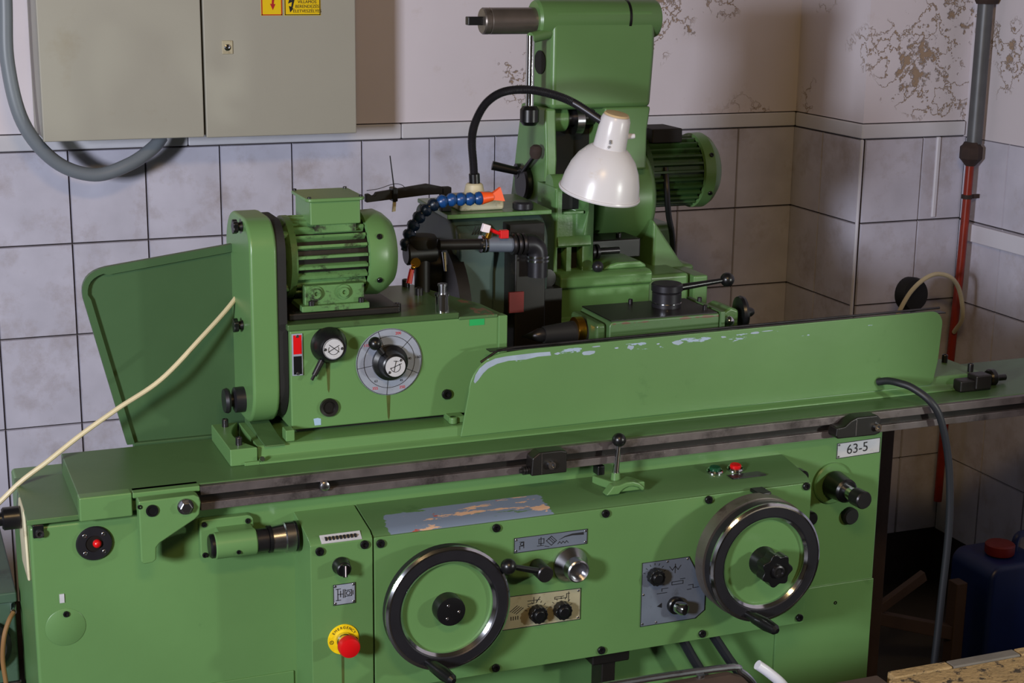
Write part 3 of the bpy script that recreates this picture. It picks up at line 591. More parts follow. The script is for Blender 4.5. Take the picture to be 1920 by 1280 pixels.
bm = B(); box(bm, .48, 2.75, 2.6575, 2.6765, .9885, 1.0185); obj('rail_slot', bm, 'oily_black', tab)
# trip bracket
bm = B(); prism(bm, [(.3765, 1.0316), (.470, 1.0325), (.479, 1.028), (.4815, 1.018), (.4785, .996), (.470, .988), (.4095, .953), (.4035, .946), (.4025, .924), (.396, .9195), (.381, .918), (.3765, .923)], 'y', 2.614, 2.640); TB = obj('trip_bracket', bm, 'green', tab, .003)
bm = B(); lathe(bm, [(0, 0), (.014, 0), (.014, .004), (0, .004)], (.4545, 2.614, 1.0145), (0, -1, 0), 20); lathe(bm, [(0, .004), (.0105, .004), (.0105, .012), (.009, .013), (0, .013)], (.4545, 2.614, 1.0145), (0, -1, 0), 6); obj('hexagon_bolt', bm, 'steel', TB)
bm = B(); lathe(bm, [(.007, 0), (.0105, 0), (.0105, .003), (.007, .003)], (.3985, 2.614, 1.0135), (0, -1, 0), 20, True); cyl(bm, (.3985, 2.6138, 1.0135), (.3985, 2.6125, 1.0135), .0075, seg=18); obj('bolt_hole', bm, 'black', TB)
inst('screw', SCREW, (.3785, 2.616, 1.022), TB).scale = (.5, .8, .5)
# trip dogs
def dog(x0, x1, name):
    z0, z1 = .9935, 1.038
    bm = B(); prism(bm, [(x0+.014, z0), (x1, z0), (x1, z1-.003), (x1-.012, z1), (x0+.030, z1), (x0+.016, z1-.010)], 'y', 2.618, 2.650); D = obj(name, bm, 'oily_black', tab, .003)
    bm = B(); lathe(bm, [(0, 0), (.0075, 0), (.0075, .008), (.0045, .008), (.0045, .003), (0, .003)], (x0+.052, 2.618, 1.013), (0, -1, 0), 18); obj('cap_screw', bm, 'chrome', D)
    bm = B()
    for k in range(3): lathe(bm, [(.004, 0), (.008, 0), (.008, .003), (.004, .003)], (x0+.002+k*.0045, 2.632, 1.002), (1, 0, 0), 16, True)
    cyl(bm, (x0-.004, 2.632, 1.002), (x0+.018, 2.632, 1.002), .0045, seg=12); obj('stop_spring', bm, 'steel_dark', D)
    bm = B(); box(bm, x0+.0335, x0+.035, 2.6172, 2.6182, z0+.002, z1-.002); obj('joint', bm, 'steel', D)
dog(1.080, 1.166, 'trip_dog'); 
bm = B(); z0, z1 = .996, 1.038
prism(bm, [(1.752, z0+.006), (1.757, z0+.001), (1.845, z0), (1.858, z0+.004), (1.858, z1-.01), (1.848, z1), (1.800, z1), (1.785, z1-.006), (1.772, z1-.016), (1.754, z1-.018)], 'y', 2.618, 2.650); D2 = obj('trip_dog', bm, 'oily_black', tab, .003)
bm = B(); lathe(bm, [(0, 0), (.0078, 0), (.0078, .008), (.0048, .008), (.0048, .003), (0, .003)], (1.846, 2.618, 1.014), (0, -1, 0), 18); obj('cap_screw', bm, 'chrome', D2)
bm = B(); box(bm, 1.797, 1.799, 2.617, 2.6182, z0+.004, z1-.004); obj('joint', bm, 'steel', D2)
bm = B(); lathe(bm, [(0, 0), (.0085, 0), (.0095, .003), (.0085, .010), (.005, .012), (0, .012)], (.7065, 2.648, 1.0125), (0, -1, 0), 20); obj('rail_nut', bm, 'steel', tab)

# ================================================================== SWIVEL TABLE
sw = thing('swivel_table', 'narrow green upper table with end clamps lying on the sliding table', 'machine table', (1.4, 2.82, 1.036))
bm = B(); prism(bm, [(2.727, 1.036), (2.727, 1.0395), (2.733, 1.0425), (2.737, 1.0435), (2.742, 1.047), (2.744, 1.0625), (2.747, 1.0655), (2.90, 1.0655), (2.90, 1.036)], 'x', .6105, 2.16); obj('upper_body', bm, 'green', sw, .0012)
bm = B(); box(bm, .583, .6105, 2.728, 2.735, 1.036, 1.0425); obj('step_strip', bm, 'green', sw, .0008)
arc = [(.6085, 2.733)] + [(.6085-.026*math.sin(PI*k/10), 2.733+.167*k/10) for k in range(1, 10)] + [(.6085, 2.90)]
bm = B(); prism(bm, [(.5585, 2.733), *arc, (.5585, 2.90)], 'z', 1.036, 1.0675); CB = obj('clamp_block', bm, 'green', sw, .002)
for (x, y) in ((.5805, 2.878), (.5800, 2.758)):
    b_ = inst('bolt', CAPBOLT, (x, y, 1.0675), CB); b_.scale = (.75, .75, 1.5)
bm = B(); prism(bm, [(2.734, 1.0655), (2.90, 1.0655), (2.90, 1.082), (2.79, 1.070), (2.734, 1.068)], 'x', .622, .66); obj('swivel_segment', bm, 'green_dark', sw, .003)
bm = B(); box(bm, .665, .682, 2.752, 2.78, 1.0655, 1.087); obj('stop_lug', bm, 'green', sw, .002)
bm = B(); cyl(bm, (.6145, 2.727, 1.0475), (.6145, 2.7235, 1.0475), .0045, seg=14); obj('zero_pin', bm, 'steel', sw)
# right end clamp
bm = B(); box(bm, 2.162, 2.212, 2.735, 2.89, 1.036, 1.060); RC = obj('clamp_block', bm, 'green', sw, .003)
for (x, y) in ((2.185, 2.86), (2.19, 2.775)): inst('bolt', CAPBOLT, (x, y, 1.06), RC).scale = (.8, .8, 1.8)
bm = B(); box(bm, 2.115, 2.195, 2.706, 2.735, 1.036, 1.062); box(bm, 2.150, 2.190, 2.70, 2.735, 1.04, 1.072); obj('adjusting_block', bm, 'oily_black', sw, .004)
bm = B(); cyl(bm, (2.212, 2.748, 1.048), (2.262, 2.748, 1.048), .007, seg=14); lathe(bm, [(0, 0), (.016, 0), (.019, .004), (.019, .014), (.016, .018), (0, .018)], (2.216, 2.748, 1.050), (1, 0, 0), 20); obj('adjusting_screw', bm, 'black', sw)

# ================================================================== SPLASH GUARDS
fg = thing('splash_guard', 'long green front splash guard with chipped upper edge on the swivel table', 'guard', (1.55, 2.76, 1.066))
out = [(1.010, 1.040), (1.026, 1.1265)]
for k in range(9):
    a = math.radians(172-82*k/8); out.append((1.026+.076+.076*math.cos(a), 1.125+.072*math.sin(a)))
out += [(1.14, 1.1995), (2.055, 1.2065)]
for k in range(1, 7):
    a = math.radians(90-85*k/6); out.append((2.060+.030*math.cos(a), 1.1765+.030*math.sin(a)))
out += [(2.086, 1.10), (2.077, 1.052), (2.070, 1.046)]
bm = B(); prism(bm, out, 'y', 2.7575, 2.7625); obj('guard_sheet', bm, 'guard_worn', fg, .0012)
rs = random.Random(5)
def chip(pts):
    bm = B(); prism(bm, pts, 'y', 2.7571, 2.7576); lab(obj('bare_patch', bm, 'bare_metal', fg), 'bare pale patch where the paint has chipped off')
up = [(1.0350, 1.146), (1.0385, 1.1585), (1.0465, 1.1705), (1.060, 1.1805), (1.078, 1.1870), (1.100, 1.1895), (1.130, 1.1905), (1.165, 1.1915), (1.190, 1.1910)]
dnp = [(1.192, 1.1835), (1.165, 1.1835), (1.140, 1.1800), (1.105, 1.1805), (1.082, 1.1765), (1.064, 1.1690), (1.0535, 1.1600), (1.0440, 1.1480), (1.0375, 1.1420)]
chip(up+dnp)
for (x, z, w, h) in ((1.205, 1.186, .012, .005), (1.270, 1.183, .036, .009), (1.286, 1.1935, .022, .003), (1.360, 1.186, .018, .010), (1.462, 1.187, .026, .009), (1.485, 1.194, .03, .002), (1.565, 1.1905, .014, .004), (1.636, 1.1935, .020, .006), (1.665, 1.195, .03, .0018), (1.33, 1.187, .01, .003), (1.42, 1.188, .008, .003)):
    n = 9; chip([(x+w/2*math.cos(2*PI*k/n)*rs.uniform(.7, 1.1), z+h/2*math.sin(2*PI*k/n)*rs.uniform(.6, 1.2)) for k in range(n)])
bm = B(); tube(bm, [(1.052, 2.766, 1.180), (1.085, 2.766, 1.199), (1.12, 2.766, 1.203), (2.04, 2.766, 1.2105), (2.085, 2.766, 1.211)], .0026, 8, 1); obj('edge_bead', bm, 'steel_dark', fg)
bm = B(); prism(bm, [(1.07, 2.7625), (2.10, 2.7625), (2.10, 2.785), (1.07, 2.785)], 'z', 1.1985, 1.2005); lab(obj('top_flange', bm, 'steel_dark', fg), 'grey metal flange behind the upper edge')
for x in (1.15, 1.55, 1.95):
    bm = B(); box(bm, x, x+.03, 2.7625, 2.768, 1.055, 1.11); box(bm, x, x+.03, 2.7625, 2.80, 1.066, 1.071); obj('bracket', bm, 'green_dark', fg, .001)
fg.location = Vector(fg.location)+Vector((-.0125, -.022, .006))     # the sheet stands on the front lip of the swivel table
rg = thing('rear_splash_guard', 'large splash guard in green darkened for its shade, with rounded corner standing behind the table', 'guard', (.55, 2.95, 1.036))
def gpath(d):
    L0 = Vector((.4085, 1.030)); L1 = Vector((.342, 1.315)); T1 = Vector((.385, 1.3705)); T2 = Vector((.80, 1.423))
    p = [(L0.x+d, L0.y), (L1.x+d*.98, L1.y-d*.2)]
    for k in range(1, 8):
        t = k/8; q = (1-t)**2*L1 + 2*(1-t)*t*Vector((.335, 1.362)) + t*t*T1; n = Vector((1, -1)).normalized()*d
        p.append((q.x+n.x*(1-t*.4), q.y+n.y*(.4+t*.6)))
    p += [(T1.x+d*.3, T1.y-d), (T2.x, T2.y-d), (.80, 1.030)]; return p
bm = B(); prism(bm, gpath(0), 'y', 2.954, 2.957); obj('guard_sheet', bm, 'guard_shade_green', rg)
o_, i_ = gpath(0), gpath(.014)
bm = B(); n_ = len(o_)-1
for k in range(n_-1):
    q = [o_[k], o_[k+1], i_[k+1], i_[k]]; prism(bm, q, 'y', 2.944, 2.954)
obj('folded_rim', bm, 'guard_shade_green', rg, 0)
bm = B(); box(bm, .42, .80, 2.944, 2.957, 1.018, 1.032); obj('foot_strip', bm, 'guard_shade_green', rg, .002)

# ================================================================== WORK HEADSTOCK
hs = thing('work_headstock', 'green box-shaped work headstock with dial and belt cover on the swivel table', 'headstock', (.88, 2.92, 1.0655))
bm = B(); prism(bm, [(.6855, 2.79), (1.1085, 2.79), (1.098, 2.90), (1.045, 3.06), (.6855, 3.06)], 'z', 1.0745, 1.262); HB = obj('headstock_body', bm, 'green', hs, .003)
bm = B(); prism(bm, [(.681, 2.787), (1.012, 2.787), (1.012, 3.062), (.681, 3.062)], 'z', 1.2625, 1.2745); obj('top_lid', bm, 'green_oily', hs, .0025)
bm = B(); prism(bm, [(1.012, 2.788), (1.0905, 2.788), (1.082, 2.90), (1.035, 3.05), (1.012, 3.05)], 'z', 1.259, 1.2655); obj('top_cover', bm, 'headstock_worn', hs, .002)
bm = B(); prism(bm, [(1.0915, 2.786), (1.110, 2.786), (1.107, 2.81), (1.0915, 2.81)], 'z', 1.076, 1.2625); obj('corner_strip', bm, 'green', hs, .002)
bm = B(); box(bm, .70, 1.06, 2.812, 3.0, 1.0655, 1.0745); obj('swivel_base', bm, 'oily_black', hs)
bm = B(); box(bm, .985, 1.016, 2.762, 2.80, 1.0655, 1.078); cyl(bm, (.992, 2.763, 1.0655), (.992, 2.763, 1.078), .009, seg=16); obj('clamp_lug', bm, 'green', hs, .002)
# belt cover
yz = rrect(2.795, 3.0, 1.078, 1.465, (.075, .07, .075, .06), 8)
bm = B(); prism(bm, yz, 'x', .617, .667); BC = obj('belt_cover', bm, 'green', hs, .006, 3)
bm = B(); prism(bm, rrect(2.800, 2.995, 1.083, 1.460, (.072, .067, .072, .057), 8), 'x', .667, .684); obj('cover_flange', bm, 'black_matt', hs)
def star(x, y, z, r, name, m='black'):
    bm = B(); pts = []
    for k in range(40):
        an = 2*PI*k/40; rr = r*(1+.10*math.cos(5*an)); pts.append((y+rr*math.cos(an), z+rr*math.sin(an)))
    prism(bm, pts, 'x', x-.018, x-.009); cyl(bm, (x-.012, y, z), (x, y, z), r*.5, r*.8, seg=16); return obj(name, bm, m, BC, .0015)
star(.617, 2.850, 1.449, .0125, 'star_knob'); star(.617, 2.868, 1.262, .0125, 'star_knob')
bm = B(); lathe(bm, [(0, 0), (.024, 0), (.024, .018), (.020, .020), (.012, .022), (.012, .027), (.022, .028), (.024, .032), (.022, .038), (0, .038)], (.617, 2.876, 1.118), (-1, 0, 0), 28); obj('cover_nut', bm, 'gunmetal', BC)
# indicator plate
HY = 2.79
bm = B(); box(bm, .6885, .7085, HY-.003, HY, 1.1785, 1.2575); IP = obj('indicator_frame', bm, 'aluminium', HB, .0008)
bm = B(); box(bm, .691, .706, HY-.004, HY-.002, 1.2195, 1.255); lab(obj('red_field', bm, 'red', IP), 'red half of the indicator')
bm = B(); box(bm, .691, .706, HY-.004, HY-.002, 1.1815, 1.2155); lab(obj('black_field', bm, 'black', IP), 'black half of the indicator')
for z in (1.253, 1.183): inst('rivet', PIN, (.6985, HY-.004, z), IP)
# lever switch
cx, cz = .7575, 1.232
bm = B(); lathe(bm, [(0, 0), (.034, 0), (.034, .006), (.031, .012), (.026, .030), (.022, .034), (0, .034)], (cx, HY, cz), (0, -1, 0), 40); LS = obj('lever_switch', bm, 'black', HB)
bm = B(); cyl(bm, (cx, HY-.034, cz), (cx, HY-.036, cz), .0195, seg=36); DI = obj('silver_disc', bm, 'plate_light', LS)
bm = B(); yy = HY-.036
stroke(bm, [(cx-.008, cz+.008), (cx+.010, cz-.006)], yy, .0011); stroke(bm, [(cx-.010, cz-.005), (cx+.010, cz+.006)], yy, .0011); stroke(bm, ring_pts(cx, cz-.001, .0095, 150, 385), yy, .0008); stroke(bm, ring_pts(cx, cz, .0188), yy, .0006); obj('symbol', bm, 'ink', DI)
for sg in (-1, 1): inst('rivet', PIN, (cx+sg*.0158, yy, cz), DI)
bm = B(); cyl(bm, (cx-.016, HY-.012, cz-.026), (cx-.032, HY-.016, cz-.052), .006, .005, seg=12); cyl(bm, (cx-.032, HY-.016, cz-.052), (cx-.037, HY-.017, cz-.060), .003, seg=10); obj('switch_lever', bm, 'steel_dark', LS)
# speed dial
cx, cz = .8735, 1.190
bm = B(); cyl(bm, (cx, HY, cz), (cx, HY-.003, cz), .064, seg=72); SD = obj('speed_dial', bm, 'aluminium', HB)
bm = B(); yy = HY-.003
stroke(bm, ring_pts(cx, cz, .0495, n=56), yy, .0008); stroke(bm, ring_pts(cx, cz, .063, n=64), yy, .0008)
for an in (45, 110, 188, 265, 335): stroke(bm, [(cx+.03*math.cos(math.radians(an)), cz+.03*math.sin(math.radians(an))), (cx+.0625*math.cos(math.radians(an)), cz+.0625*math.sin(math.radians(an)))], yy, .0008)
for s_t, an, r, sz_ in (('160', 5, .056, .0075), ('63', 233, .044, .0065), ('45', 302, .044, .0065), ('80', 5, .040, .0065)): text(bm, s_t, cx+r*math.cos(math.radians(an)), yy-.0002, cz+r*math.sin(math.radians(an)), sz_)
obj('dial_print', bm, 'ink', SD)
bm = B()
for s_t, an, r in (('110', 142, .0565), ('355', 240, .0565), ('250', 296, .0565), ('200', 72, .0565)): text(bm, s_t, cx+r*math.cos(math.radians(an)), yy-.0002, cz+r*math.sin(math.radians(an)), .0075)
lab(obj('dial_print', bm, 'ink_red', SD), 'red speed numbers')
bm = B(); lathe(bm, [(0, 0), (.034, 0), (.034, .008), (.027, .014), (.0235, .034), (.021, .036), (0, .036)], (cx, HY-.003, cz), (0, -1, 0), 40); DH = obj('dial_hub', bm, 'black', SD)
bm = B(); cyl(bm, (cx, HY-.039, cz), (cx, HY-.041, cz), .019, seg=36); DI = obj('silver_disc', bm, 'plate_light', SD)
bm = B(); yy = HY-.041
stroke(bm, [(cx-.010, cz-.003), (cx+.011, cz+.005)], yy, .0011); stroke(bm, [(cx-.003, cz-.009), (cx+.001, cz+.011)], yy, .0011); stroke(bm, [(cx-.003, cz+.011), (cx+.005, cz+.010)], yy, .0011); stroke(bm, ring_pts(cx, cz-.001, .009, 180, 400), yy, .0008); obj('symbol', bm, 'ink', DI)
for (dx, dz) in ((.010, .012), (-.012, -.010)): inst('rivet', PIN, (cx+dx, yy, cz+dz), DI)
bm = B(); cyl(bm, (cx-.018, HY-.018, cz+.022), (cx-.033, HY-.022, cz+.041), .0055, seg=12); obj('dial_arm', bm, 'steel_dark', SD)
bm = B(); sphere(bm, (cx-.0345, HY-.026, cz+.0435), .0125); obj('ball_grip', bm, 'black', SD)
# plug, screws, sticker, chip
bm = B(); lathe(bm, [(0, .001), (.010, .001), (.012, .005), (.017, .006), (.0175, 0), (0, 0)], (.7565, HY, 1.1125), (0, -1, 0), 28); obj('drain_plug', bm, 'oily_black', HB)
inst('screw', SCREW, (.9875, HY, 1.1165), HB).scale = (1.25, 1.2, 1.25)
bm = B(); box(bm, 1.0335, 1.0635, HY-.001, HY, 1.2465, 1.2585); lab(obj('colour_sticker', bm, 'sticker_green', HB), 'small bright green sticker')
bm = B(); prism(bm, [(.729, 1.080), (.741, 1.080), (.741, 1.092), (.735, 1.094), (.727, 1.093)], 'y', HY-.0006, HY); lab(obj('paint_chip', bm, 'chip_blue', HB), 'pale blue chip in the paint')
for (x, z0, z1) in ((.7563, 1.140, 1.200), (.8720, 1.076, 1.128)):
    bm = B(); prism(bm, [(x-.004, z1), (x+.004, z1), (x+.0025, z0+.008), (x+.0008, z0), (x-.0015, z0+.006)], 'y', HY-.0003, HY); obj('oil_run', bm, 'oil_run', HB)
bm = B(); box(bm, .690, .905, 2.815, 3.02, 1.2745, 1.289); obj('motor_bed', bm, 'oily_black', hs, .004)
for (x, y) in ((.704, 2.83), (.905, 2.838), (.99, 3.045), (.99, 2.96)): inst('bolt', CAPBOLT, (x, y, 1.2745), hs).scale = (1, 1, 1.5)
bm = B(); lathe(bm, [(0, 0), (.013, 0), (.013, .030), (.015, .031), (.015, .035), (0, .035)], (.985, 2.807, 1.2745), (0, 0, 1), 24); LP = obj('oil_cup', bm, 'chrome', hs)
bm = B(); cyl(bm, (.985, 2.807, 1.309), (.985, 2.807, 1.325), .0075, seg=18); cyl(bm, (.985, 2.807, 1.324), (.985, 2.807, 1.328), .009, seg=18); obj('oil_cap', bm, 'steel', LP)

# ================================================================== ELECTRIC MOTORS
def motor(name, label, x0, x1, xc, y, z, r, mb, mc, nf, finh, foot, shaft=True):
    t = thing(name, label, 'motor', ((x0+x1)/2, y, z-r-.01))
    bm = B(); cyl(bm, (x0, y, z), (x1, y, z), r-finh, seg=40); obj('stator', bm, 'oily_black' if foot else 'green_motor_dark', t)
    bm = B(); prism(bm, [(-.0036, r-finh-.002), (.0036, r-finh-.002), (.0030, r-.001), (.0024, r), (-.0024, r), (-.0030, r-.001)], 'x', -(x1-x0)/2+.006, (x1-x0)/2-.004)
    fm = shared('cooling_fin', bm, mb)
    for k in range(nf):
        a = 2*PI*(k+.5)/nf
        if foot and abs(math.degrees(a)-180) < 24: continue
        inst('cooling_fin', fm, ((x0+x1)/2, y, z), t, (a, 0, 0))
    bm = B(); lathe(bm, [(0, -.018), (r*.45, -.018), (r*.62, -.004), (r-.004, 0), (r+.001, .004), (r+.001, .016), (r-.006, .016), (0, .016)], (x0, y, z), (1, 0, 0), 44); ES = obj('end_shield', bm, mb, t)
    for k in range(4):
        a = math.radians(45+90*k); bm = B(); cyl(bm, (x0-.006, y+r*.9*math.sin(a), z+r*.9*math.cos(a)), (x0+.014, y+r*.9*math.sin(a), z+r*.9*math.cos(a)), .008, seg=12); obj('shield_lug', bm, mb, ES)
    d = xc-x1
    bm = B(); lathe(bm, [(r-.004, -.002), (r+.004, 0), (r+.005, d*.45), (r*.97, d*.68), (r*.80, d*.90), (r*.5, d), (0, d)], (x1, y, z), (1, 0, 0), 48); FC = obj('fan_cover', bm, mc, t)
    for a in (-60, -120, 60, 120):
        aa = math.radians(a); sm = inst('screw', SCREW, (x1+d*.3, y+(r+.0045)*math.sin(aa), z+(r+.0045)*math.cos(aa)), FC, (-aa-PI/2 if a < 0 else -aa-PI/2, 0, 0)); sm.scale = (.7, .7, .7)
    return t
mh = motor('headstock_motor', 'green finned electric motor bolted on the work headstock', .698, .851, .916, 2.905, 1.378, .0765, 'green_motor', 'green', 24, .014, True)
bm = B(); box(bm, .742, .838, 2.845, 2.955, 1.444, 1.488); TBX = obj('terminal_box', bm, 'green', mh, .003)
bm = B(); prism(bm, rrect(.734, .846, 2.838, 2.962, (.012,)*4, 4), 'z', 1.488, 1.4945); TL = obj('box_lid', bm, 'green', TBX, .002)
for (x, y) in ((.741, 2.846), (.839, 2.846), (.741, 2.954), (.839, 2.954)): inst('bolt', CAPBOLT, (x, y, 1.4935), TL).scale = (.45, .45, .4)
bm = B(); box(bm, .752, .83, 2.85, 2.95, 1.43, 1.447); obj('box_seat', bm, 'green_motor', mh)
bm = B(); box(bm, .716, .845, 2.815, 2.99, 1.289, 1.3005); FT = obj('foot_plate', bm, 'green_motor', mh, .002)
bm = B(); box(bm, .724, .838, 2.826, 2.85, 1.2995, 1.336); obj('foot_web', bm, 'green_motor', mh, .002)
for x in (.744, .797):
    bm = B(); lathe(bm, [(0, 0), (.0135, 0), (.0135, .004), (0, .004)], (x, 2.826, 1.322), (0, -1, 0), 20); lathe(bm, [(0, .004), (.009, .004), (.009, .009), (.004, .009), (.004, .005), (0, .005)], (x, 2.826, 1.322), (0, -1, 0), 16); obj('foot_bolt', bm, 'green_motor', FT)
for (x, y) in ((.735, 2.820), (.83, 2.820)): inst('bolt', CAPBOLT, (x, y, 1.3005), FT).scale = (.7, .6, .9)
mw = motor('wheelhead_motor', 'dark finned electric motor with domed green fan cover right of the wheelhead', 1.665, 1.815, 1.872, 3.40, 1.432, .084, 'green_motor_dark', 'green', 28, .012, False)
bm = B(); box(bm, 1.69, 1.768, 3.35, 3.45, 1.505, 1.538); obj('terminal_box', bm, 'black_matt', mw, .003)
bm = B(); tube(bm, [(1.716, 3.33, 1.45), (1.712, 3.31, 1.40), (1.718, 3.31, 1.345), (1.735, 3.32, 1.29), (1.76, 3.36, 1.22)], .007, 10, 6); obj('motor_cable', bm, 'black', mw)

# ================================================================== TAILSTOCK
ts = thing('tailstock', 'low green tailstock with clamping lever behind the splash guard', 'tailstock', (1.48, 2.86, 1.0655))
bm = B(); prism(bm, rrect(1.332, 1.578, 1.0655, 1.229, (0, 0, .004, .012)), 'y', 2.80, 2.945); TBY = obj('tailstock_body', bm, 'tail_worn', ts, .004)
bm = B(); prism(bm, [(1.336, 2.802), (1.573, 2.802), (1.573, 2.943), (1.336, 2.943)], 'z', 1.229, 1.2312); obj('oily_top', bm, 'oily_black', ts)
bm = B(); box(bm, 1.579, 1.590, 2.797, 2.948, 1.0655, 1.2325); obj('end_flange', bm, 'green_dark', ts, .002)
bm = B(); box(bm, 1.308, 1.331, 2.81, 2.94, 1.0655, 1.224); obj('front_flange', bm, 'green_oily', ts, .008)
bm = B(); cyl(bm, (1.22, 2.87, 1.196), (1.31, 2.87, 1.196), .017, .026, seg=24); QU = obj('quill', bm, 'black_matt', ts)
bm = B(); lathe(bm, [(.012, 0), (.027, .002), (.027, .018), (.024, .020), (.012, .020)], (1.285, 2.87, 1.200), (1, 0, 0), 28, True); obj('brass_ring', bm, 'brass', QU)
bm = B(); lathe(bm, [(0, -.05), (.014, -.012), (.014, 0)], (1.222, 2.87, 1.196), (1, 0, 0), 20); obj('centre_point', bm, 'steel_dark', QU)
bm = B(); cyl(bm, (1.50, 2.885, 1.229), (1.50, 2.885, 1.262), .0305, seg=32, bev=.002); cyl(bm, (1.50, 2.885, 1.262), (1.50, 2.885, 1.280), .0325, seg=32, bev=.003); CT = obj('clamp_turret', bm, 'gunmetal', ts)
bm = B(); lathe(bm, [(.0295, 0), (.0312, .001), (.0312, .003), (.0295, .004)], (1.50, 2.885, 1.238), (0, 0, 1), 32, True); obj('turret_ring', bm, 'chrome', CT)
bm = B(); cyl(bm, (1.525, 2.885, 1.268), (1.63, 2.885, 1.277), .0075, .005, seg=14); obj('clamp_lever', bm, 'black', CT)
bm = B(); sphere(bm, (1.640, 2.885, 1.278), .0150); obj('ball_grip', bm, 'black', CT)
for (x, y) in ((1.44, 2.93), (1.56, 2.83), (1.585, 2.90)): inst('bolt', CAPBOLT, (x, y, 1.231), ts).scale = (.6, .6, 1)
bm = B(); prism(bm, [(1.59, 1.12), (1.64, 1.12), (1.64, 1.225), (1.62, 1.232), (1.59, 1.215)], 'y', 2.83, 2.91); BR = obj('spindle_bracket', bm, 'green_cast', ts, .006)
bm = B(); sphere(bm, (1.613, 2.822, 1.205), .011); obj('oiler', bm, 'chrome', BR)
bm = B(); lathe(bm, [(0, 0), (.010, 0), (.034, .006), (.036, .012), (.034, .018), (.012, .020), (.010, .034), (.006, .04), (0, .04)], (1.652, 2.865, 1.21), (1, -.12, .03), 28); obj('tailstock_wheel', bm, 'black', ts)

# ================================================================== WHEELHEAD
wh = thing('wheelhead', 'tall green wheelhead column with swing arm, spindle and belt drum', 'wheelhead', (1.5, 3.3, 1.02))
# swing arm with internal grinding spindle on top
bm = B(); prism(bm, [(1.391, 1.60), (1.634, 1.60), (1.634, 1.612), (1.640, 1.72), (1.640, 1.815), (1.391, 1.815)], 'y', 3.2505, 3.405); ARM = obj('swing_arm', bm, 'green', wh, .012, 3)
bm = B(); lathe(bm, [(0, 0), (.039, 0), (.043, .006), (.043, .285), (.040, .292), (0, .292)], (1.364, 3.292, 1.792), (1, 0, 0), 48); obj('spindle_housing', bm, 'green', ARM)
bm = B(); prism(bm, [(3.29, 1.80), (3.405, 1.80), (3.395, 1.822), (3.34, 1.834), (3.29, 1.834)], 'x', 1.395, 1.640); obj('arm_cap', bm, 'green', ARM, .008, 3)
bm = B(); lathe(bm, [(.0425, 0), (.0438, .0), (.0438, .006), (.0425, .006)], (1.5745, 3.292, 1.792), (1, 0, -.06), 48, True); lab(obj('housing_slit', bm, 'black', ARM), 'black slit around the housing')
bm = B(); lathe(bm, [(0, 0), (.026, 0), (.0285, .003), (.0285, .014), (.0275, .015), (.0275, .017), (.0285, .018), (.0285, .126), (0, .126)], (1.243, 3.292, 1.789), (1, 0, 0), 40); NS = obj('spindle_nose', bm, 'spindle_steel', ARM)
bm = B(); box(bm, 1.209, 1.244, 3.282, 3.302, 1.7805, 1.7985); obj('spindle_tip', bm, 'black', NS, .002)
bm = B(); pts = [(3.316+.032*math.cos(a), 1.698+.026*math.sin(a)) for a in [2*PI*k/32 for k in range(32)]]
prism(bm, pts, 'x', 1.3895, 1.392); lab(obj('arm_hole', bm, 'black_matt', ARM), 'black oval opening in the arm flank')
bm = B(); cyl(bm, (1.340, 3.25, 1.76), (1.340, 3.25, 1.608), .0095, seg=18); LR = obj('locking_rod', bm, 'chrome', ARM)
bm = B(); lathe(bm, [(0, 0), (.014, 0), (.021, .008), (.021, .034), (.015, .042), (0, .044)], (1.340, 3.25, 1.568), (0, 0, 1), 24); obj('rod_knob', bm, 'black', LR)
bm = B(); cyl(bm, (1.340, 3.25, 1.755), (1.400, 3.27, 1.765), .012, seg=14); obj('rod_pivot', bm, 'green', LR)
# cheeks
bm = B(); prism(bm, [(3.262, 1.602), (3.262, 1.585), (3.252, 1.49), (3.268, 1.33), (3.30, 1.26), (3.48, 1.26), (3.466, 1.36), (3.425, 1.52), (3.402, 1.602)], 'x', 1.381, 1.409); CK = obj('side_cheek', bm, 'green', wh, .006)
bm = B(); prism(bm, [(1.520, 1.602), (1.634, 1.602), (1.627, 1.55), (1.627, 1.46), (1.520, 1.46)], 'y', 3.25, 3.41); obj('side_cheek', bm, 'green', wh, .006)
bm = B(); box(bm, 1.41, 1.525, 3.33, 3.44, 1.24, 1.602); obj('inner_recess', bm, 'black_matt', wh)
bm = B(); cyl(bm, (1.409, 3.31, 1.575), (1.450, 3.31, 1.575), .030, seg=28, bev=.004); obj('pulley_boss', bm, 'green_cast', wh)
bm = B(); cyl(bm, (1.450, 3.31, 1.575), (1.53, 3.31, 1.575), .017, seg=24); obj('pulley_shaft', bm, 'steel_dark', wh)
bm = B(); lathe(bm, [(.017, 0), (.034, 0), (.034, .018), (.017, .018)], (1.468, 3.31, 1.570), (1, 0, 0), 36, True); obj('pulley', bm, 'steel', wh)
bm = B(); box(bm, 1.42, 1.53, 3.262, 3.33, 1.598, 1.612); obj('recess_lintel', bm, 'green_dark', wh, .004)
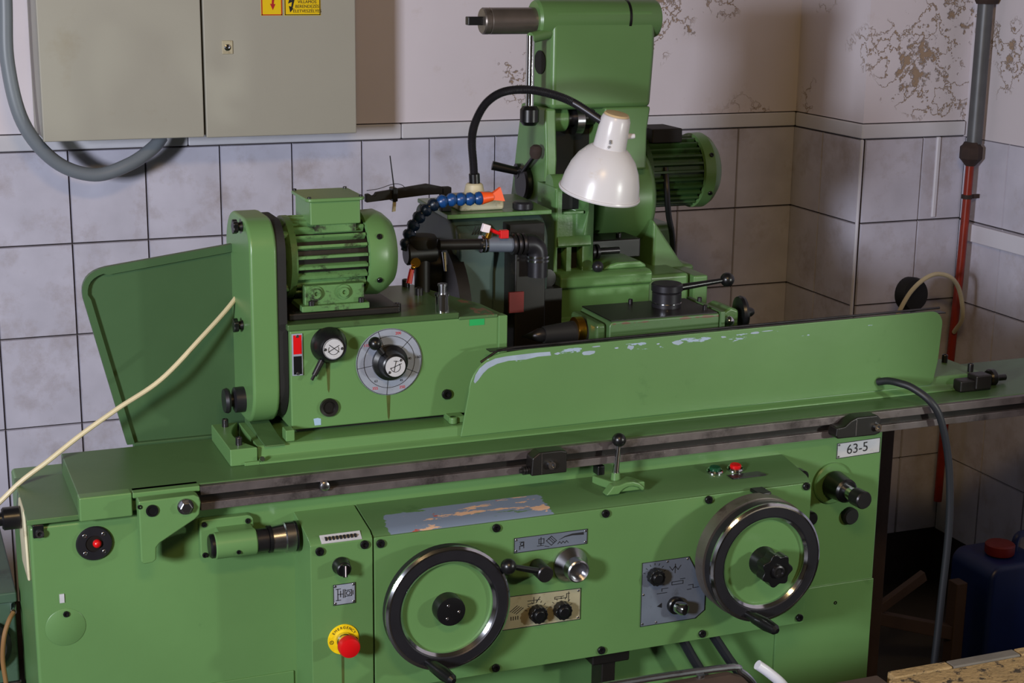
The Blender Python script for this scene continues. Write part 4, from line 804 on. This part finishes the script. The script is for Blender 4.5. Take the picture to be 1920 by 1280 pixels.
# crank disc on the flank
bm = B(); lathe(bm, [(0, 0), (.036, 0), (.040, .006), (.040, .014), (.034, .018), (0, .018)], (1.381, 3.355, 1.426), (-1, 0, 0), 36); CD = obj('crank_disc', bm, 'black', wh)
bm = B(); cyl(bm, (1.364, 3.38, 1.45), (1.31, 3.395, 1.463), .009, .0105, seg=16); cyl(bm, (1.372, 3.38, 1.45), (1.362, 3.38, 1.45), .017, seg=18); obj('crank_grip', bm, 'black', CD)
bm = B(); cyl(bm, (1.366, 3.345, 1.455), (1.360, 3.265, 1.500), .0055, .005, seg=12); obj('crank_arm', bm, 'black', CD)
bm = B(); lathe(bm, [(0, 0), (.010, 0), (.0135, .008), (.0135, .022), (.008, .028), (0, .028)], (1.360, 3.262, 1.495), (0, -.2, 1), 18); obj('arm_knob', bm, 'rust', CD)
# fork pedestal
def winprism(bm, x0, x1, z0, z1, holes, ya, yb):
    """plate with rectangular openings, built from strips around them"""
    xs = sorted({x0, x1, *[h[0] for h in holes], *[h[1] for h in holes]}); zs = sorted({z0, z1, *[h[2] for h in holes], *[h[3] for h in holes]})
    for a, b in zip(xs, xs[1:]):
        for c, d in zip(zs, zs[1:]):
            mx_, mz_ = (a+b)/2, (c+d)/2
            if any(h[0] < mx_ < h[1] and h[2] < mz_ < h[3] for h in holes): continue
            box(bm, a, b, ya, yb, c, d)
bm = B(); winprism(bm, 1.345, 1.437, 1.262, 1.450, [(1.362, 1.412, 1.398, 1.442), (1.353, 1.375, 1.262, 1.322), (1.386, 1.412, 1.262, 1.322)], 3.115, 3.21)
bmesh.ops.remove_doubles(bm, verts=bm.verts, dist=1e-5); FK = obj('fork_pedestal', bm, 'green_cast', wh)
bm = B(); cyl(bm, (1.347, 3.150, 1.452), (1.437, 3.150, 1.452), .022, seg=24); obj('pedestal_roll', bm, 'green_cast', wh)
bm = B(); box(bm, 1.364, 1.412, 3.110, 3.118, 1.392, 1.399); obj('window_lip', bm, 'green_cast', wh, .002)
bm = B(); prism(bm, [(3.108, 1.325), (3.115, 1.320), (3.115, 1.345), (3.111, 1.340)], 'x', 1.352, 1.430); obj('cast_ledge', bm, 'green_cast', wh, .001)
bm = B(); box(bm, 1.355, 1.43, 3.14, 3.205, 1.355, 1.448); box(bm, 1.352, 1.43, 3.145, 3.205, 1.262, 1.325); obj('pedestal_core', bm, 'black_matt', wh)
bm = B(); cyl(bm, (1.350, 3.175, 1.285), (1.434, 3.175, 1.285), .017, seg=20); obj('fork_shaft', bm, 'oily_black', wh)
for x in (1.446, 1.457, 1.468):
    bm = B(); lathe(bm, [(.008, 0), (.016, 0), (.016, .006), (.008, .006)], (x-.004, 3.160, 1.298), (1, 0, 0), 20, True); obj('thread_nut', bm, 'gunmetal', wh)
bm = B(); cyl(bm, (1.436, 3.160, 1.298), (1.52, 3.160, 1.298), .008, seg=16); obj('clamp_stud', bm, 'steel_dark', wh)
bm = B(); sphere(bm, (1.438, 3.09, 1.279), .0125); obj('ball_grip', bm, 'gunmetal', wh)
# belt drum
bm = B(); pr_ = []
for k in range(25):
    a = math.radians(160-340*k/24)
    pr_.append((3.385+.108*math.cos(a), 1.385+.112*math.sin(a)))
bm2 = B(); prism(bm2, [(3.385+.115*math.cos(2*PI*k/40), 1.383+.116*math.sin(2*PI*k/40)) for k in range(40)], 'x', 1.520, 1.672); bm.free()
obj('belt_drum', bm2, 'green', wh, .018, 4)
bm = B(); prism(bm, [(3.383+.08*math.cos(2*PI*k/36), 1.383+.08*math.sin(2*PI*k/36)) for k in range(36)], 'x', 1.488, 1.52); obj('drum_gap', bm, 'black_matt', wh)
bm = B(); box(bm, 1.475, 1.60, 3.212, 3.30, 1.268, 1.312); obj('drum_seat', bm, 'oily_black', wh, .004)
inst('bolt', CAPBOLT, (1.555, 3.235, 1.312), wh).scale = (.8, .8, 1)
# cross slide
bm = B(); prism(bm, [(3.075, 1.02), (3.075, 1.168), (3.085, 1.172), (3.085, 1.235), (3.075, 1.240), (3.075, 1.262), (3.085, 1.268), (3.25, 1.268), (3.25, 1.02)], 'x', 1.345, 1.563); obj('cross_slide', bm, 'green_cast', wh, .004)
bm = B(); prism(bm, [(1.455, 1.268), (1.562, 1.268), (1.557, 1.276), (1.545, 1.283), (1.49, 1.283), (1.465, 1.277)], 'y', 3.10, 3.20); obj('slide_cover', bm, 'green_cast', wh, .005)
bm = B(); prism(bm, [(1.655, 1.02), (1.765, 1.02), (1.765, 1.232), (1.735, 1.235), (1.655, 1.345)], 'y', 3.26, 3.40); obj('rear_bracket', bm, 'green', wh, .008)
bm = B(); box(bm, 1.5735, 1.70, 3.16, 3.30, 1.02, 1.236); obj('slide_housing', bm, 'green', wh, .01)
bm = B(); box(bm, 1.40, 1.80, 3.42, 3.70, 1.02, 1.30); obj('rear_housing', bm, 'green_dark', wh, .015)
bm = B(); box(bm, 1.705, 1.742, 3.15, 3.26, 1.02, 1.23); obj('end_block', bm, 'green', wh, .005)
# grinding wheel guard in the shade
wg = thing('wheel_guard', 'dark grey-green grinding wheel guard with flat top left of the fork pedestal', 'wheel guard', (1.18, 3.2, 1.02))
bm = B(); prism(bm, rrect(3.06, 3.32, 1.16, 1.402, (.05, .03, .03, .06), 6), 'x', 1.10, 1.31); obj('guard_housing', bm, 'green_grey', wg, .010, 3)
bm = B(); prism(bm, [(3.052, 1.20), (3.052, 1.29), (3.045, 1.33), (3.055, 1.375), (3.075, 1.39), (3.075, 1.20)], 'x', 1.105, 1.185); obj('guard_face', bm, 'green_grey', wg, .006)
bm = B(); prism(bm, [(1.088, 3.07), (1.32, 3.07), (1.33, 3.30), (1.10, 3.30)], 'z', 1.402, 1.4115); obj('top_plate', bm, 'green_cast', wg, .002)
bm = B(); box(bm, 1.205, 1.283, 3.02, 3.06, 1.352, 1.394); obj('dresser_bar', bm, 'black_matt', wg, .002)
bm = B(); box(bm, 1.21, 1.279, 3.0, 3.10, 1.08, 1.352); obj('front_shield', bm, 'oily_black', wg, .004)
bm = B(); lathe(bm, [(0, 0), (.020, 0), (.022, .003), (.022, .014), (.018, .018), (0, .018)], (1.262, 3.09, 1.4115), (0, 0, 1), 28); KN = obj('thumb_screw', bm, 'gunmetal', wg)
bm = B(); lathe(bm, [(0, 0), (.018, 0), (.020, .003), (.020, .016), (0, .018)], (1.318, 3.10, 1.262), (0, -1, 0), 24); cyl(bm, (1.318, 3.10, 1.262), (1.318, 3.12, 1.262), .010, seg=14); box(bm, 1.279, 1.342, 3.06, 3.10, 1.05, 1.245); obj('adjusting_nut', bm, 'oily_black', wg)
bm = B(); box(bm, 1.196, 1.228, 2.994, 3.0, 1.215, 1.258); lab(obj('red_patch', bm, 'red_dark', wg), 'dull red rectangle on the dark shield')
bm = B()
for k in range(4): stroke(bm, [(1.135+k*.006, 1.372), (1.143+k*.006, 1.388)], 3.052, .002)
obj('casting_marks', bm, 'black_matt', wg)
bm = B(); cyl(bm, (1.10, 3.16, 1.28), (1.06, 3.16, 1.28), .055, .05, seg=32, bev=.004); obj('wheel_flange', bm, 'oily_black', wg)
bm = B(); cyl(bm, (1.09, 3.14, 1.20), (1.115, 3.14, 1.20), .15, seg=48); lab(obj('grinding_wheel', bm, 'oily_black', wg), 'dark grinding wheel')

# coolant pipe with valve
cp = thing('coolant_pipe', 'steel coolant pipe with a red tap lever in front of the wheel guard', 'pipe', (1.15, 2.985, 1.3))
bm = B(); cyl(bm, (1.040, 2.985, 1.368), (1.135, 2.985, 1.364), .011, seg=18); obj('dark_pipe', bm, 'oily_black', cp)
bm = B(); cyl(bm, (1.135, 2.985, 1.364), (1.195, 2.985, 1.360), .016, seg=24); obj('pipe_sleeve', bm, 'plate_grey', cp)
bm = B()
for x in (1.128, 1.136): lathe(bm, [(.010, 0), (.018, 0), (.018, .004), (.010, .004)], (x, 2.985, 1.364), (1, 0, 0), 24, True)
obj('hose_clamp', bm, 'chrome', cp)
bm = B()
for x in (1.195, 1.206, 1.217): lathe(bm, [(0, 0), (.021, 0), (.023, .004), (.021, .008), (0, .008)], (x, 2.985, 1.3595), (1, 0, 0), 24)
obj('pipe_union', bm, 'steel_dark', cp)
bm = B(); tube(bm, [(1.222, 2.985, 1.359), (1.240, 2.985, 1.357), (1.252, 2.985, 1.345), (1.254, 2.985, 1.32), (1.254, 2.985, 1.29)], .0205, 16, 6); obj('pipe_elbow', bm, 'gunmetal', cp)
bm = B()
for z in (1.322, 1.330): lathe(bm, [(.018, 0), (.0235, 0), (.0235, .004), (.018, .004)], (1.254, 2.985, z), (0, 0, 1), 24, True)
obj('hose_clamp', bm, 'chrome', cp)
bm = B(); cyl(bm, (1.140, 2.98, 1.374), (1.146, 2.975, 1.394), .006, seg=12); obj('tap_stem', bm, 'brass', cp)
bm = B(); tube(bm, [(1.133, 2.972, 1.400), (1.146, 2.970, 1.394), (1.160, 2.968, 1.388), (1.172, 2.966, 1.386)], .0042, 8, 4); box(bm, 1.162, 1.180, 2.960, 2.972, 1.377, 1.394); TP = lab(obj('tap_lever', bm, 'red', cp, .002), 'red tap lever')
bm = B(); prism(bm, [(1.121, 1.394), (1.137, 1.390), (1.141, 1.405), (1.126, 1.410)], 'y', 2.958, 2.970); lab(obj('tap_tag', bm, 'white_tag', TP, .0015), 'white end of the tap lever')
# coolant tap block behind the motor
cb = thing('coolant_tap', 'dark coolant tap block with small red lever behind the headstock motor', 'tap', (1.0, 3.03, 1.06))
bm = B(); cyl(bm, (.985, 3.03, 1.345), (1.05, 3.03, 1.345), .024, .02, seg=20, bev=.003); cyl(bm, (1.02, 3.03, 1.06), (1.02, 3.03, 1.345), .016, seg=18); obj('tap_body', bm, 'oily_black', cb)
bm = B(); lathe(bm, [(0, 0), (.028, 0), (.03, .004), (.03, .02), (.026, .026), (0, .028)], (1.02, 3.03, 1.355), (0, 0, 1), 20); obj('tap_cap', bm, 'black_matt', cb)
bm = B(); cyl(bm, (.990, 3.005, 1.318), (.982, 3.0, 1.29), .005, .006, seg=10); lab(obj('tap_lever', bm, 'red', cb), 'small red lever')
bm = B(); sphere(bm, (.991, 3.0, 1.322), .005); obj('lever_screw', bm, 'brass', cb)
bm = B(); cyl(bm, (1.0, 3.02, 1.33), (.998, 3.005, 1.33), .010, seg=14); obj('brass_nipple', bm, 'brass', cb)
bm = B(); cyl(bm, (1.075, 3.05, 1.34), (1.078, 3.05, 1.30), .006, .0035, seg=10); obj('bright_rod', bm, 'chrome', cb)
# blue segmented hose
hp = smooth_path([(.985, 3.035, 1.352), (.996, 3.035, 1.388), (1.014, 3.035, 1.416), (1.038, 3.035, 1.437), (1.066, 3.035, 1.447), (1.095, 3.035, 1.449), (1.125, 3.035, 1.448), (1.150, 3.035, 1.449)], 12)
hb = thing('coolant_hose', 'blue segmented coolant hose with an orange flat nozzle', 'hose', (1.06, 3.035, 1.35))
acc = [0]
for a, b_ in zip(hp, hp[1:]): acc.append(acc[-1]+(b_-a).length)
nseg = 11
def hat(s):
    for i in range(len(acc)-1):
        if acc[i+1] >= s: t = (s-acc[i])/(acc[i+1]-acc[i]+1e-9); return hp[i].lerp(hp[i+1], t)
    return hp[-1]
for k in range(nseg):
    a = hat(acc[-1]*k/nseg); b_ = hat(acc[-1]*(k+1)/nseg); h = (b_-a).length
    bm = B(); lathe(bm, [(0, -h*.1), (.0080, -h*.1), (.0085, h*.15), (.0128, h*.40), (.0138, h*.72), (.0112, h*1.0), (.0078, h*1.08), (0, h*1.08)], a, b_-a, 18)
    obj('hose_link', bm, 'hose_blue' if k > 5 else 'hose_navy', hb)
bm = B(); cyl(bm, (1.148, 3.035, 1.449), (1.172, 3.035, 1.451), .0135, .009, seg=18)
V = [bm.verts.new(v) for v in ((1.170, 3.029, 1.445), (1.170, 3.041, 1.445), (1.170, 3.041, 1.457), (1.170, 3.029, 1.457), (1.198, 3.030, 1.441), (1.198, 3.038, 1.441), (1.188, 3.038, 1.470), (1.188, 3.030, 1.470))]
for f in ((0, 3, 2, 1), (4, 5, 6, 7), (0, 1, 5, 4), (2, 3, 7, 6), (0, 4, 7, 3), (1, 2, 6, 5)): bm.faces.new([V[i] for i in f])
lab(obj('nozzle', bm, 'orange', hb), 'orange fan-shaped nozzle')
# black bar with cable tie
bb = thing('holder_bar', 'flat black bar with a pale cable tie reaching left from the wheel guard', 'bar', (1.0, 3.12, 1.43))
bm = B(); prism(bm, [(.929, 1.438), (.929, 1.454), (.937, 1.455), (.941, 1.451), (.947, 1.451), (.951, 1.457), (1.06, 1.470), (1.095, 1.462), (1.095, 1.448), (1.06, 1.448)], 'y', 3.112, 3.128); obj('bar', bm, 'black_matt', bb, .0015)
bm = B(); box(bm, 1.090, 1.112, 3.112, 3.130, 1.4115, 1.462); obj('bar_mount', bm, 'black_matt', bb, .002)
bm = B(); cyl(bm, (.988, 3.108, 1.452), (.978, 3.108, 1.532), .0016, .0012, seg=8); obj('tie_tail', bm, 'black', bb)
bm = B(); box(bm, .983, .994, 3.106, 3.133, 1.438, 1.466); obj('cable_tie', bm, 'black', bb, .002)
bm = B(); prism(bm, [(.986, 1.446), (.992, 1.446), (.990, 1.418), (.983, 1.417)], 'y', 3.110, 3.114); obj('tie_end', bm, 'beige_plastic', bb)
bm = B(); tube(bm, [(.929, 3.11, 1.463), (.955, 3.11, 1.466), (.985, 3.11, 1.474), (1.002, 3.11, 1.472), (1.012, 3.11, 1.464)], .0007, 6, 6); obj('loose_wire', bm, 'steel_dark', bb)

# ================================================================== WORK LAMP
lp = thing('work_lamp', 'white bell-shaped work lamp on a black gooseneck standing on the wheel guard', 'lamp', (1.165, 3.14, 1.4115))
bm = B(); box(bm, 1.125, 1.225, 3.10, 3.18, 1.4115, 1.440); obj('lamp_base', bm, 'beige_plastic', lp, .006)
bm = B(); cyl(bm, (1.172, 3.14, 1.440), (1.172, 3.14, 1.464), .022, .018, seg=20, bev=.003); obj('neck_socket', bm, 'beige_plastic', lp)
npth = [(1.173, 3.14, 1.450), (1.170, 3.14, 1.50), (1.166, 3.14, 1.555), (1.171, 3.13, 1.595), (1.190, 3.12, 1.632), (1.218, 3.10, 1.655), (1.256, 3.07, 1.662), (1.295, 3.04, 1.656), (1.335, 3.01, 1.640), (1.383, 2.97, 1.605)]
bm = B(); tube(bm, npth, .0086, 12, 36, lambda i, n: .0092 if (i % 2) else .0078); obj('gooseneck', bm, 'gunmetal', lp, 0, 2, 75)
bm = B(); cyl(bm, (1.173, 3.14, 1.455), (1.1715, 3.14, 1.485), .0115, seg=16, bev=.002); obj('neck_ferrule', bm, 'black', lp)
ax = Vector((-.12, .20, -1)).normalized(); tp = Vector((1.4095, 2.955, 1.622))
prof = [(0, .0), (.018, .001), (.027, .006), (.0305, .014), (.0325, .045), (.034, .071), (.037, .074)]
bm = B(); lathe(bm, prof+[(.037, .078), (0, .078)], tp, ax, 40); SK = obj('lamp_socket', bm, 'lamp_white', lp)
bell = [(.036, .072), (.045, .079), (.060, .096), (.071, .117), (.0785, .142), (.0825, .168)]
bm = B(); lathe(bm, bell+[(.0805, .168)]+[(r-.002, h) for r, h in bell[::-1]], tp, ax, 64, True); SH = obj('lamp_shade', bm, 'lamp_white', lp)
bm = B(); lathe(bm, [(.0805, .166), (.0845, .166), (.0855, .169), (.0845, .172), (.0805, .172)], tp, ax, 64, True); obj('shade_rim', bm, 'lamp_white', SH)
bm = B(); lathe(bm, [(0, 0), (.024, .002), (.0265, .0055), (0, .0055)], tp-ax*.001, ax, 32); obj('socket_cap', bm, 'lamp_top', SK)
bm = B(); cyl(bm, tp+ax*.05+Vector((.030, -.006, 0)), tp+ax*.05+Vector((.047, -.010, .001)), .0065, .005, seg=14, bev=.001); obj('lamp_switch', bm, 'lamp_white', SK)
bm = B(); text(bm, '8', 1.385, 2.932, 1.566, .012, 0); text(bm, 'o', 1.383, 2.934, 1.557, .010, 0); obj('socket_mark', bm, 'ink', SK)
bm = B(); lathe(bm, [(0, .078), (.014, .08), (.016, .1), (.03, .125), (.03, .145), (.02, .158), (0, .162)], tp, ax, 24); obj('light_bulb', bm, 'plate_light', lp)

# ================================================================== CABLES
bm = B(); tube(bm, [(.66, 2.99, 1.33), (.612, 2.93, 1.292), (.5455, 2.90, 1.236), (.465, 2.88, 1.168), (.385, 2.87, 1.124), (.316, 2.865, 1.082), (.255, 2.86, 1.040), (.208, 2.86, 1.008), (.165, 2.865, .968), (.10, 2.90, .90), (.05, 2.95, .75)], .0046, 10, 8)
tag(obj('cream_cable', bm, 'cream_cable'), 'cream cable hanging from the belt cover down over the left bed end', 'cable')
bm = B(); tube(bm, [(1.925, 2.735, 1.0705), (1.935, 2.715, 1.077), (1.945, 2.69, 1.078), (1.962, 2.665, 1.072), (1.985, 2.635, 1.05), (2.008, 2.625, 1.01), (2.034, 2.625, .925), (2.047, 2.625, .83), (2.050, 2.625, .74), (2.046, 2.625, .62), (2.040, 2.625, .45), (2.03, 2.63, .2), (2.03, 2.64, .01)], .0078, 12, 8)
tag(obj('black_cable', bm, 'rubber'), 'black cable hanging from the guard foot to the floor right of the bed', 'cable')

# coolant tank at the left with brown lead
tk = thing('coolant_tank', 'dark green tank standing left of the bed', 'tank', (.05, 3.2, 0))
bm = B(); box(bm, -.35, .192, 2.98, 3.34, 0, .735); obj('tank_body', bm, 'tank_green', tk, .006)
bm = B(); box(bm, -.36, .195, 2.97, 3.35, .735, .755); obj('tank_lid', bm, 'tank_green', tk, .003)
bm = B(); box(bm, -.36, .195, 2.972, 2.982, .560, .572); obj('tank_band', bm, 'steel_dark', tk, .002)
bm = B(); cyl(bm, (.188, 2.98, .725), (.186, 2.955, .722), .006, seg=12); obj('lead_gland', bm, 'chrome', tk)
bm = B(); lathe(bm, [(0, 0), (.05, 0), (.05, .02), (.04, .03), (0, .03)], (.13, 2.98, .655), (0, -1, 0), 28); lab(obj('tank_cap', bm, 'black_matt', tk), 'round black cap on the tank front')
bm = B(); tube(bm, [(.186, 2.953, .722), (.176, 2.94, .712), (.165, 2.93, .685), (.160, 2.93, .64), (.163, 2.93, .59), (.163, 2.93, .55), (.17, 2.93, .40), (.18, 2.93, .2), (.19, 2.93, .01)], .0045, 10, 6)
tag(obj('brown_lead', bm, 'brown_cable'), 'thin brown lead hanging in front of the tank at the left edge', 'cable')

# ================================================================== BENCH AND TROLLEY IN FRONT
be = thing('work_bench', 'wooden bench with flaked tan boards at the lower right corner', 'bench', (1.7, 1.75, 0))
for (y0, y1, m, x0, x1) in ((2.008, 2.032, 'bench_wood', 1.487, 1.60), (2.008, 2.032, 'grey_wood', 1.602, 1.738), (2.008, 2.032, 'bench_wood', 1.740, 2.4), (1.86, 2.004, 'bench_wood', 1.470, 2.4), (1.71, 1.856, 'bench_wood', 1.470, 2.4), (1.56, 1.706, 'bench_wood', 1.470, 2.4)):
    bm = B(); box(bm, x0, x1, y0, y1, .768, .80); obj('board', bm, m, be, .003)
bm = B(); box(bm, 1.30, 1.468, 1.56, 2.032, .762, .797); obj('board', bm, 'brown_wood', be, .003)
bm = B(); box(bm, 1.34, 2.36, 1.62, 2.0, .69, .765); obj('apron', bm, 'brown_wood', be)
for (x, y) in ((1.36, 1.62), (1.36, 1.93), (2.30, 1.62), (2.30, 1.93)):
    bm = B(); box(bm, x, x+.06, y, y+.06, 0, .69); obj('leg', bm, 'brown_wood', be, .003)
tro = thing('tool_trolley', 'low trolley with grey metal edge below the control panel', 'trolley', (1.25, 2.3, 0))
bm = B(); tube(bm, [(.98, 2.352, .683), (1.15, 2.352, .6885), (1.37, 2.352, .683), (1.40, 2.35, .672), (1.43, 2.35, .640), (1.44, 2.35, .60)], .0065, 10, 6); obj('edge_tube', bm, 'steel', tro)
bm = B(); prism(bm, [(.98, .676), (1.37, .677), (1.398, .666), (1.425, .636), (1.43, .60), (.98, .60)], 'y', 2.335, 2.349); obj('side_panel', bm, 'brown_wood', tro)
bm = B(); box(bm, .99, 1.425, 2.05, 2.335, .575, .60); obj('tray', bm, 'brown_wood', tro, .003)
for (x, y) in ((1.0, 2.06), (1.0, 2.31), (1.40, 2.06), (1.40, 2.31)):
    bm = B(); cyl(bm, (x, y, 0), (x, y, .58), .012, seg=14); obj('leg', bm, 'steel_dark', tro)
bm = B(); cyl(bm, (1.315, 2.345, .60), (1.315, 2.345, .682), .008, seg=14); obj('post_pin', bm, 'chrome', tro)
bm = B(); tube(bm, [(1.441, 2.36, .674), (1.465, 2.355, .655), (1.495, 2.35, .625), (1.53, 2.34, .57), (1.55, 2.33, .50), (1.55, 2.33, .011)], .0095, 12, 5)
tag(obj('white_tube', bm, 'corner_white'), 'pale plastic tube leaning beside the trolley at the bottom edge', 'tube')
